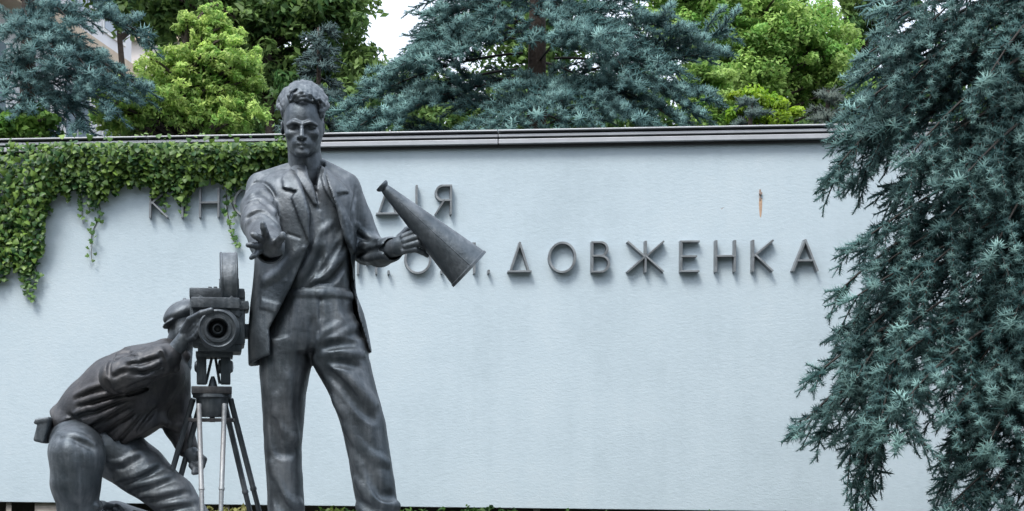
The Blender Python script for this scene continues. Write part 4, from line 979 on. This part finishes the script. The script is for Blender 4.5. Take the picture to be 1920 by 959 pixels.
LIME = ((0.23, 0.43, 0.10), (0.60, 0.76, 0.23)); GREEN = ((0.08, 0.20, 0.04), (0.25, 0.42, 0.08)); DEEP = ((0.05, 0.125, 0.04), (0.19, 0.30, 0.085)); BRIGHT = ((0.15, 0.33, 0.07), (0.42, 0.60, 0.17))
def foot_of(u, Y): p = at(u, 900, Y); return np.array((p[0], p[1], 0.0))
def blob(u, v, Y, ru, rv, n, cl, rd=None):
    k = Y / F; return (at(u, v, Y), (ru * k, (rd or ru) * k, rv * k), n, cl)
def near_spruce():
    """the big weeping spruce at the right, in front of the wall: every bough placed"""
    rng = np.random.default_rng(7); Y0 = 9.6; foot = foot_of(1990, Y0); root = empty('blue_spruce', foot)
    tag(root, 'large blue spruce with hanging boughs in front of the blue wall', 'spruce')
    trunk_object(root, foot, foot + np.array((0, 0, 8.5)), .17, .03, seed=3)
    def B(u0, v0, u1, v1, dy0=0.0, dy1=0.0, up=.16, width=.26, droop=.55, sl=.092, dens=1.15, nn=27, bare=.12):
        if u0 > 1840: u0, v0 = 1990, v0 - 40
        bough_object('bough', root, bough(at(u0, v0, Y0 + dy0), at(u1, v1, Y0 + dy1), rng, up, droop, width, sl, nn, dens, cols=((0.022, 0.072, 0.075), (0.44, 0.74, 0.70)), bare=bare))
    # outline on the left, from the top down: (start, tip, depth of tip)
    for a in ((1880, -60, 1655, 20, 0, -.2), (1860, -20, 1612, 150, 0, -.1), (1880, 40, 1590, 215, 0, -.25), (1800, 100, 1560, 325, .1, 0), (1830, 150, 1600, 270, .1, .2), (1700, 200, 1552, 340, .1, .1),
              (1720, 180, 1600, 345, .3, .4), (1860, 300, 1592, 470, .1, -.2), (1780, 400, 1572, 548, .1, 0), (1850, 430, 1600, 560, .1, -.3), (1800, 480, 1566, 628, 0, .1), (1760, 520, 1605, 640, .2, -.1), (1700, 600, 1528, 704, 0, -.1),
              (1720, 560, 1600, 720, .1, -.3), (1700, 640, 1490, 810, 0, -.1), (1690, 640, 1545, 800, .1, .1), (1700, 690, 1590, 850, .1, 0), (1660, 700, 1608, 935, .1, .1), (1670, 720, 1636, 900, .2, .2), (1660, 740, 1618, 880, 0, -.05)):
        B(*a, up=.10, width=.20)
    # the inner mass
    for a in ((1880, -80, 1730, 60), (1890, -40, 1790, 90), (1900, 0, 1700, 160), (1900, 60, 1660, 240), (1910, 40, 1850, 150), (1900, 120, 1700, 300), (1900, 160, 1800, 260), (1905, 200, 1720, 300), (1900, 220, 1800, 340), (1910, 240, 1890, 360),
              (1900, 280, 1770, 420), (1900, 330, 1700, 420), (1900, 340, 1860, 480), (1900, 380, 1650, 500), (1900, 420, 1700, 540), (1900, 430, 1790, 590), (1910, 460, 1900, 600), (1890, 500, 1690, 620), (1890, 520, 1740, 650), (1890, 560, 1830, 690),
              (1880, 580, 1660, 690), (1880, 600, 1640, 760), (1880, 620, 1690, 760), (1890, 640, 1900, 740), (1890, 660, 1780, 780), (1890, 700, 1730, 745), (1890, 720, 1850, 840), (1890, 760, 1800, 880), (1900, 780, 1765, 905), (1900, 800, 1850, 930),
              (1900, 830, 1770, 960), (1905, 850, 1900, 960), (1905, 880, 1830, 1000), (1905, 900, 1780, 1030), (1905, 940, 1880, 1060), (1700, 600, 1650, 800), (1690, 640, 1680, 830)):
        B(*a, 0.0, rng.uniform(-.75, .1), up=rng.uniform(.08, .2), width=.24)
    for a in ((1760, 380, 1620, 470), (1780, 420, 1640, 540), (1760, 460, 1610, 600), (1770, 500, 1600, 660), (1740, 540, 1640, 690), (1740, 560, 1620, 620), (1720, 600, 1580, 680), (1730, 620, 1610, 740), (1720, 650, 1560, 760), (1700, 660, 1640, 790), (1690, 690, 1570, 820),
              (1680, 720, 1600, 800), (1700, 700, 1650, 850), (1850, 90, 1640, 180), (1840, 140, 1620, 230), (1830, 170, 1650, 290), (1820, 220, 1690, 350), (1850, 20, 1680, 90), (1800, 30, 1622, 105), (1790, 80, 1602, 185), (1780, 50, 1640, 140), (1760, 130, 1592, 255), (1760, 110, 1640, 215), (1740, 160, 1585, 300), (1780, 0, 1650, 60)):
        B(*a, rng.uniform(.1, .5), rng.uniform(-.1, .5), up=rng.uniform(.05, .15), width=.22)
    for i in range(26):
        v = rng.uniform(60, 760); B(1990, v - 50, rng.uniform(1660 if v < 640 else 1780, 1930), v + rng.uniform(30, 110), .1, rng.uniform(.1, .6), up=.12, width=.30, nn=14, dens=1.0, sl=.125)
    for a in ((1990, 230, 1840, 330), (1990, 260, 1880, 350), (1990, 200, 1800, 300), (1990, 420, 1860, 560), (1990, 600, 1860, 700)): B(*a, 0, rng.uniform(-.5, 0), width=.26)
    for i in range(22):
        z = 4.6 + 3.7 * i / 21; an = i * 2.4; r_ = 1.25 * (8.9 - z) / 4.3; p = foot + np.array((0, 0, z)); bough_object('bough', root, bough(p, p + np.array((math.cos(an) * r_, math.sin(an) * r_, -.35 * r_)), rng, .15, .4, .3, .14, 12, .8))
    # boughs on the far side and to the right, for body
    for i in range(30):
        v = rng.uniform(-150, 900); u1 = rng.uniform(1690 if v < 560 else 1800, 2240); B(1905, v - 60, u1, v + rng.uniform(20, 120), 0, rng.uniform(.2, 1.0), width=.32, nn=14, dens=.8, sl=.13)
    for i in range(16):
        v = rng.uniform(-150, 900); B(1905, v - 60, rng.uniform(1960, 2300), v + rng.uniform(20, 120), 0, rng.uniform(-.8, .2), width=.32, nn=14, dens=.8, sl=.13)

def trees():
    near_spruce()
    G1 = 'trees behind the wall'
    # ---- the broad blue spruce behind the middle of the wall
    Y = 17.0; f = foot_of(1000, Y); k = Y / F; P = lambda u, v, y=Y: at(u, v, y)
    tips = []
    for u0, v0, u1, v1, dy, up in ((1060, 150, 1352, 62, -.4, .04), (1050, 170, 1330, 100, -.3, .06), (1040, 60, 1280, 60, -.5, .15), (1040, 110, 1305, 215, -.7, .2), (1060, 20, 1210, 30, -.6, .2), (1020, 150, 1290, 245, -.8, .2), (1040, 40, 1240, 130, -1.0, .2),
                                   (980, 100, 640, 210, -.5, .12), (970, 130, 660, 245, -.7, .12), (980, 60, 705, 160, -.3, .15), (970, 40, 765, 118, -.6, .2), (980, 0, 800, 60, -.4, .2), (990, -40, 820, 20, -.6, .2), (960, 160, 720, 235, -.9, .15), (970, 60, 800, 110, -1.1, .25), (980, 40, 860, 90, -1.1, .25),
                                   (1000, -60, 920, 60, -1.2, .3), (1010, -40, 1000, 70, -1.2, .3), (1030, 20, 1130, 90, -1.2, .25), (1040, 60, 1190, 160, -1.2, .25), (1020, 190, 1010, 215, -1.5, .3), (1040, 190, 1085, 220, -1.5, .3), (1010, 200, 960, 240, -1.4, .2), (1060, 180, 1200, 240, -1.0, .2), (960, 200, 900, 250, -1.0, .2)):
        tips.append((P(u0, v0), P(u1, v1, Y + dy), up))
    spruce('broad blue spruce with a bough pointing out, behind the middle of the wall', f, 11.0, 2.2, 1.85, 72, 21, tips, sl=.130, n_needles=21, width=.40, up=.16, droop=.15, group=G1, prof=lambda z: 1.0 if z < 5.5 else max(.15, 1 - (z - 5.5) / 6.5), tr=.2)
    # ---- blue spruce at the left end of the wall
    Y = 15.6; f = foot_of(45, Y); tips = []
    for u0, v0, u1, v1, dy, up in ((60, 20, 270, 62, -.2, .12), (50, 90, 262, 165, -.4, .2), (50, 110, 250, 185, -.2, .15), (50, 130, 200, 200, -.7, .2), (50, 60, 170, 140, -.9, .2), (40, 60, 110, 120, -1, .3), (40, 140, 150, 235, -.6, .2), (40, 0, 130, 40, -.7, .2), (40, 20, 60, 90, -1, .2), (40, -60, 200, 20, -.2, .2), (40, 140, 60, 200, -.9, .2), (40, 100, 10, 170, -.9, .2)):
        tips.append((at(u0, v0, Y), at(u1, v1, Y + dy), up))
    spruce('dark blue spruce rising beside the pale building at the ivy-clad end of the wall', f, 9.5, 3.2, .62, 34, 31, tips, sl=.12, n_needles=21, width=.34, up=.14, droop=.25, cols=((0.022, 0.072, 0.078), (0.40, 0.68, 0.655)), group=G1, tr=.15)
    # ---- thin silvery spruce behind the standing statue's head
    Y = 18.0; f = foot_of(590, Y); spruce('slender silvery spruce behind the standing statue\'s head', f, at(596, 52, Y)[2], 2.8, .85, 62, 41, (), sl=.13, n_needles=18, width=.26, up=.05, droop=.25, cols=((0.04, 0.075, 0.075), (0.16, 0.26, 0.26)), group=G1, tr=.08, prof=lambda z: max(.08, (at(596, 45, 18.0)[2] - z) / 2.6))
    Y = 15.0; spruce('small pale spruce tip showing over the coping beside the yellow-green bush', foot_of(1400, Y), at(1400, 185, Y)[2], 3.3, .42, 26, 43, (), sl=.10, n_needles=22, width=.16, up=.05, droop=.2, cols=((0.05, 0.085, 0.08), (0.17, 0.26, 0.24)), group=G1, tr=.05)
    Y = 15.5; spruce('low grey-green spruce over the coping beside the large hanging spruce', foot_of(1545, Y), at(1545, 170, Y)[2], 3.2, .62, 34, 44, (), sl=.11, n_needles=22, width=.2, up=.08, droop=.2, cols=((0.06, 0.085, 0.075), (0.19, 0.25, 0.21)), group=G1, tr=.05)
    # ---- leafy trees
    Y = 16.2
    leafy_tree('lime_green_tree', 'yellow-green young tree with loose airy foliage above the creeper', foot_of(370, Y), [blob(392, 50, Y, 60, 42, 4600, 120), blob(410, 110, Y, 85, 50, 6000, 140), blob(335, 130, Y, 85, 50, 6000, 140), blob(300, 190, Y, 125, 50, 8000, 190), blob(400, 215, Y, 100, 40, 5600, 140), blob(455, 175, Y, 40, 75, 4000, 110), blob(240, 230, Y, 80, 30, 4000, 100), blob(385, 165, Y, 70, 45, 4000, 90), blob(225, 195, Y, 65, 40, 3200, 80)], 51, .058, LIME, group=G1, clump=.15, tr=.06, upb=.3, shell=.1, aspect=.36)
    Y = 23.0
    leafy_tree('broadleaf_tree', 'dark green broadleaf tree standing behind the yellow-green tree', foot_of(520, Y), [blob(605, 40, Y, 90, 110, 5600, 60), blob(480, 20, Y, 120, 75, 5200, 60), blob(330, 0, Y, 130, 60, 5000, 50), blob(560, 150, Y, 150, 90, 5200, 60)], 52, .13, DEEP, group=G1, clump=.30, tr=.2, shell=.2)
    leafy_tree('broadleaf_tree', 'mid-green tree whose leaves hang above the pale building', foot_of(250, 26.0), [blob(270, -20, 26.0, 120, 55, 4200, 40), blob(180, -60, 26.0, 120, 60, 3000, 40)], 53, .13, GREEN, group=G1, clump=.30, tr=.16, shell=.2)
    Y = 22.0
    leafy_tree('broadleaf_tree', 'tall bright green tree between the two big blue spruces', foot_of(1400, Y), [blob(1330, 20, Y, 130, 90, 22000, 190), blob(1450, 60, Y, 130, 100, 24000, 210), blob(1400, 150, Y, 150, 80, 22000, 210), blob(1545, 130, Y, 90, 85, 15000, 140), blob(1280, -40, Y, 120, 60, 9000, 100)], 54, .068, BRIGHT, group=G1, clump=.18, tr=.2, shell=.3)
    leafy_tree('broadleaf_tree', 'small rounded bright green tree tucked against the broad spruce', foot_of(1330, 18.0), [blob(1325, 165, 18.0, 48, 55, 6500, 34), blob(1345, 220, 18.0, 75, 40, 7000, 34)], 55, .062, BRIGHT, group=G1, clump=.34, tr=.05, shell=.2)
    leafy_tree('garden_bush', 'yellow-green bush just above the coping between spruces', foot_of(1440, 16.0), [blob(1430, 215, 16.0, 62, 34, 6000, 30), blob(1405, 195, 16.0, 30, 26, 2200, 14)], 56, .052, ((0.13, 0.28, .02), (0.30, 0.44, .04)), 'bush', group=G1, clump=.34, tr=.03, shell=.2)
    leafy_tree('broadleaf_tree', 'dark thin-leaved tree against the sky above the bright green tree', foot_of(1640, 27.0), [blob(1610, 60, 27.0, 70, 90, 2400, 46), blob(1680, -10, 27.0, 110, 60, 2600, 40), blob(1570, 150, 27.0, 80, 80, 4500, 46)], 57, .13, DEEP, group=G1, clump=.26, tr=.14, shell=.2)
    leafy_tree('garden_bush', 'green leafy bush behind the wall below the dark spruce', foot_of(30, 14.9), [blob(40, 240, 14.9, 75, 32, 3000, 30), blob(-40, 230, 14.9, 60, 40, 2000, 20)], 58, .08, GREEN, 'bush', group=G1, clump=.34, tr=.03, shell=.2)
    leafy_tree('broadleaf_tree', 'mid-green tree filling the gap behind the silvery spruce', foot_of(690, 24.0), [blob(660, 150, 24.0, 60, 80, 4200, 46), blob(600, 190, 24.0, 80, 60, 3000, 40)], 59, .12, ((0.035, 0.09, .025), (0.10, 0.18, .035)), group=G1, clump=.3, tr=.14, shell=.2)
    # far wood that closes the view behind the trees
    rng = np.random.default_rng(77); Vs, Ts, Cs, n = [], [], [], 0
    for u, v, ru, rv in ((800, 225, 260, 90), (1100, 220, 260, 100), (1400, 230, 240, 110), (1650, 230, 220, 110), (500, 200, 260, 90), (200, 240, 260, 50), (1900, 150, 200, 160), (1000, 60, 160, 120)):
        V, T, C, *_ = leaf_cloud(at(u, v, 38), np.array((ru, ru * .4, rv)) * 38 / F, 8200, rng, .17, DEEP, clumps=80, clump=.3, shell=.1); Vs.append(V); Ts.append(T + n); Cs.append(C); n += len(V)
    for x, y, z, r in ((-24, -8, 6, 7), (-14, -10, 6.5, 6), (-5, -10, 6.8, 6), (4, -10.5, 6.5, 6), (14, -10, 6.6, 6), (24, -8, 6, 7), (-24, 2, 5, 6), (-22, 10, 4.5, 5), (24, 4, 5, 6)):      # unseen leaf masses added behind and beside the camera to block low sky
        V, T, C, *_ = leaf_cloud(np.array((x, y, z)), np.array((r, 3, z)), 3200, rng, .9, ((.02, .05, .02), (.06, .11, .035)), clumps=90, clump=.4, shell=.1); Vs.append(V); Ts.append(T + n); Cs.append(C); n += len(V)
    o = link('wood_and_sky_blockers', mesh_np('wood_and_sky_blockers', np.concatenate(Vs), np.concatenate(Ts), M_LEAF, False, np.concatenate(Cs))); tag(o, 'far dark green wood behind the trees, with unseen foliage added to block low sky', 'wood', kind='stuff')

# ================================================================== creeper on the wall
def creeper(top):
    rng = np.random.default_rng(5); base = on_wall(200, 300); root = empty('virginia_creeper', base)
    tag(root, 'green creeper hanging over the top of the blue wall', 'climbing plant')
    edge = [(-400, 300), (-330, 420), (-270, 560), (-200, 640), (-120, 600), (0, 515), (22, 500), (40, 520), (62, 500), (80, 470), (82, 410), (96, 365), (140, 352), (165, 362), (190, 378), (206, 352), (230, 348), (262, 336), (285, 356), (312, 356), (345, 368), (370, 340), (400, 330), (440, 345), (462, 335), (490, 312), (535, 296), (560, 282)]
    eu, ev = np.array(edge).T
    def lam(scale):                                              # a lobed leaf, cupped, tip down
        o = [(0, .08), (.26, .22), (.50, .10), (.36, -.14), (.34, -.42), (.12, -.40), (0, -.72), (-.12, -.40), (-.34, -.42), (-.36, -.14), (-.50, .10), (-.26, .22)]
        V = [(0, -.12, .07)] + [(x, y, -.10 * (abs(x) + .3 * abs(y))) for x, y in o]; T = [(0, i + 1, (i + 1) % 12 + 1) for i in range(12)]
        return np.array(V) * scale, np.array(T)
    sv = np.array([(0, -.12, .07), (0, .14, -.02), (.46, .14, -.06), (.32, -.34, -.05), (0, -.72, -.07), (-.32, -.34, -.05), (-.46, .14, -.06)]); st_ = np.array([(0, i + 1, (i + 1) % 6 + 1) for i in range(6)])
    tv, tt = lam(1.0); Pn, dep, L = [], [], []
    n = 15000; c = 0
    while c < n:
        u = rng.uniform(-400, 545); e = np.interp(u, eu, ev) + rng.normal() * 7 + 9 * math.sin(u * .21) * math.sin(u * .057 + 1); v = 268 + (e - 268) * rng.uniform(0, 1) ** .9
        d = (v - 268) / max(e - 268, 1); thick = .05 + .20 * (1 - d) ** .7 * (1.0 if u < 520 else .5)
        Pn.append(on_wall(u, v, rng.uniform(.02, thick + .03))); L.append(.028 + .042 * rng.uniform(0, 1) ** 1.4); c += 1
    P = np.array(Pn); L = np.array(L); P[:, 2] = np.minimum(P[:, 2], top - .02)
    keep_over = rng.uniform(0, 1, n) < .05; P[keep_over] += np.array((0, 0, .09)) * rng.uniform(.3, 1.1, (keep_over.sum(), 1)) * (P[keep_over, 2:3] > top - .12)
    def frames(n_):
        N = np.tile(WN, (n_, 1)) + rng.normal(size=(n_, 3)) * .42 + np.array((0, 0, .45)); N /= np.linalg.norm(N, axis=1, keepdims=True)
        y = np.array((0, 0, 1.0)) + rng.normal(size=(n_, 3)) * .4; x = np.cross(y, N); x /= np.linalg.norm(x, axis=1, keepdims=True); y = np.cross(N, x); return np.stack([x, y, N], 2)
    B = frames(n); V = P[:, None] + np.einsum('nij,mj->nmi', B, sv) * L[:, None, None]; T = (st_[None] + (np.arange(n) * 7)[:, None, None]).reshape(-1, 3)
    t = rng.uniform(0, 1, (n, 1)) ** 1.6; C = (np.array((.022, .075, .022)) * (1 - t) + np.array((.17, .28, .05)) * t)
    o = link('foliage', mesh_np('foliage', V.reshape(-1, 3), T, M_IVY, False, np.repeat(C, 7, 0)), root); o['kind'] = 'stuff'
    # hanging shoots: a stem, and each leaf a piece of its own
    leaf_me = [mesh_np('leaf', tv * s_, tt, M_IVY, False, np.tile(cc, (13, 1))) for s_, cc in ((.064, (.03, .09, .028)), (.054, (.05, .12, .03)), (.046, (.10, .19, .05)), (.036, (.07, .13, .04)))]
    for pts, nl, w_ in (([(148, 345), (152, 380), (156, 420)], 14, 8), ([(180, 365), (188, 400), (172, 440), (172, 488)], 24, 10), ([(164, 360), (168, 400)], 6, 6), ([(286, 345), (284, 362), (292, 380)], 5, 5), ([(310, 345), (306, 372), (312, 400)], 12, 8), ([(344, 350), (347, 378), (344, 402)], 16, 9), ([(428, 335), (424, 375), (430, 420), (436, 448), (449, 464)], 26, 7),
                        ([(436, 340), (432, 372), (440, 398), (432, 410)], 9, 7), ([(400, 320), (396, 342)], 4, 6), ([(40, 510), (50, 540), (66, 566)], 20, 10), ([(62, 490), (70, 520), (52, 545)], 16, 10), ([(12, 495), (8, 530)], 12, 9), ([(86, 380), (94, 402)], 5, 5), ([(456, 330), (460, 345)], 4, 5)):
        Pp = np.array(pts, float); s_ = np.linspace(0, 1, len(Pp)); tt_ = np.linspace(0, 1, 12)
        ax = [on_wall(a, b, .03 + .02 * math.sin(6 * i)) for i, (a, b) in enumerate(zip(cubic(s_, Pp[:, 0], tt_), cubic(s_, Pp[:, 1], tt_)))]
        segs = []; twig(segs, ax, .004, .0025); wv, wq = twig_mesh(segs, 5); link('stem', mesh_np('stem', wv, wq, M_BARK, True), root)
        for i in range(nl):
            f = (i + .5) / nl; p = on_wall(np.interp(f, tt_, cubic(s_, Pp[:, 0], tt_)) + rng.uniform(-w_, w_), np.interp(f, tt_, cubic(s_, Pp[:, 1], tt_)) + rng.uniform(-4, 4), rng.uniform(.035, .07))
            l_ = bpy.data.objects.new('leaf', leaf_me[min(3, int(f * 2.4 + rng.uniform(0, 1.4)))]); col.objects.link(l_); l_.parent = root
            m4 = Matrix([list(r) for r in frames(1)[0]]).to_4x4(); m4.translation = Vector(p - base); l_.matrix_local = m4

# ================================================================== planting in front of the wall foot, building far left
def extras(bot):
    rng = np.random.default_rng(15); p = on_wall(760, 960, .5)
    Vs, Ts, Cs, n = [], [], [], 0
    for u0, u1, v, cols in ((380, 470, 962, ((.16, .17, .05), (.34, .33, .12))), (610, 660, 962, ((.05, .10, .02), (.16, .20, .05))), (660, 980, 966, ((.02, .06, .015), (.07, .14, .03))), (980, 1900, 975, ((.02, .06, .015), (.07, .14, .03))), (-200, 380, 975, ((.02, .05, .015), (.06, .11, .03)))):
        for u in np.arange(u0, u1, 26):
            c = on_wall(u, v + 6, .34); V, T, C, *_ = leaf_cloud(c, np.array((.10, .14, .07)), 150, rng, .055, cols, clumps=14, clump=.4, shell=.1); Vs.append(V); Ts.append(T + n); Cs.append(C); n += len(V)
            c[2] = bot * .45; V, T, C, *_ = leaf_cloud(c, np.array((.12, .16, bot * .42)), 130, rng, .08, ((.02, .05, .015), (.06, .12, .03)), clumps=20, clump=.5, shell=.1); Vs.append(V); Ts.append(T + n); Cs.append(C); n += len(V)
    o = link('hedge', mesh_np('hedge', np.concatenate(Vs), np.concatenate(Ts), M_LEAF, False, np.concatenate(Cs))); tag(o, 'low green hedge growing along the foot of the blue wall', 'hedge', kind='stuff')

    # pale building whose side runs back behind the left spruce
    wh = mat_plain('pale_plaster', (0.62, 0.63, 0.66), 0.8, 0, 0.08, 2, .1); be = mat_plain('beige_band', (0.52, 0.42, 0.32), 0.8, 0, .1, 3, .1); gl = mat_plain('window_grey', (0.20, 0.25, 0.31), 0.12, 0.0, .1, 2, 0); fr = mat_plain('frame_white', (0.7, 0.7, 0.7), 0.5, 0, .05, 4, 0)
    a = at(100, 54, 28.0); b = at(246, 128, 31.6); z = a[2]; d = np.array((b[0] - a[0], b[1] - a[1], 0)); L = np.linalg.norm(d); d /= L; s_ = np.array((d[1], -d[0], 0))      # s_: out of the facade, to the right
    root = empty('apartment_building', (a[0], a[1], 0)); tag(root, 'pale building with a beige band seen through the spruce above the creeper', 'building')
    R = Matrix((d, -s_, (0, 0, 1))).transposed()
    def bx(name, mat, t0, t1, o0, o1, z0, z1, par=root):
        m = MB(world=True); c = np.array((a[0], a[1], 0)) + d * (t0 + t1) / 2 + s_ * (o0 + o1) / 2; c[2] = (z0 + z1) / 2; m.box(tuple(c), (abs(t1 - t0) / 2, abs(o1 - o0) / 2, (z1 - z0) / 2), rot=R); return m.build(name, mat, par)
    bx('wall', wh, -9, L, -8, 0, 0, z + 3.4); bx('band', be, -9, L + .12, -8.1, .35, z - .16, z + .10); bx('roof', mat_plain('roof_grey', (.2, .2, .21), .8), -9.3, L + .3, -8.3, .4, z + 3.4, z + 3.62)
    for i in range(7):
        for z0 in (z + .55, z - 2.3):
            t0 = L - 1.5 - i * 1.7; w_ = bx('window', fr, t0, t0 + 1.15, -.02, .03, z0, z0 + 1.6); bx('pane', gl, t0 + .07, t0 + .55, .032, .04, z0 + .07, z0 + 1.53, w_); bx('pane', gl, t0 + .6, t0 + 1.08, .032, .04, z0 + .07, z0 + 1.53, w_)
    # a second block across the end of it
    c0 = at(262, 120, 40.0); root2 = empty('apartment_building', (c0[0], c0[1], 0)); tag(root2, 'whitish block showing between the dark spruce and the yellow-green tree', 'building')
    m = MB(world=True); m.box((c0[0], c0[1] + 4, 6), (2.6, 4, 6.0)); m.build('wall', mat_plain('pinkish_plaster', (.62, .57, .55), .8, 0, .1, 1.5, .1), root2)
    m = MB(world=True); m.box((c0[0], c0[1] + 4, 12.1), (2.8, 4.2, .1)); m.build('roof', be, root2)
    for i in range(4):
        for zz in (2.4, 5.2, 8.2, 10.2):
            x = c0[0] - 1.9 + i * 1.15; m = MB(world=True); m.box((x, c0[1] - .02, zz), (.38, .03, .6)); w_ = m.build('window', fr, root2)
            m = MB(world=True); m.box((x, c0[1] - .056, zz), (.32, .004, .54)); m.build('pane', gl, w_)

# ================================================================== build
TOP, BOT = setting()
standing_man(); megaphone(); kneeling_man(); film_camera(); tripod()
lettering()
creeper(TOP)
trees()
extras(BOT)
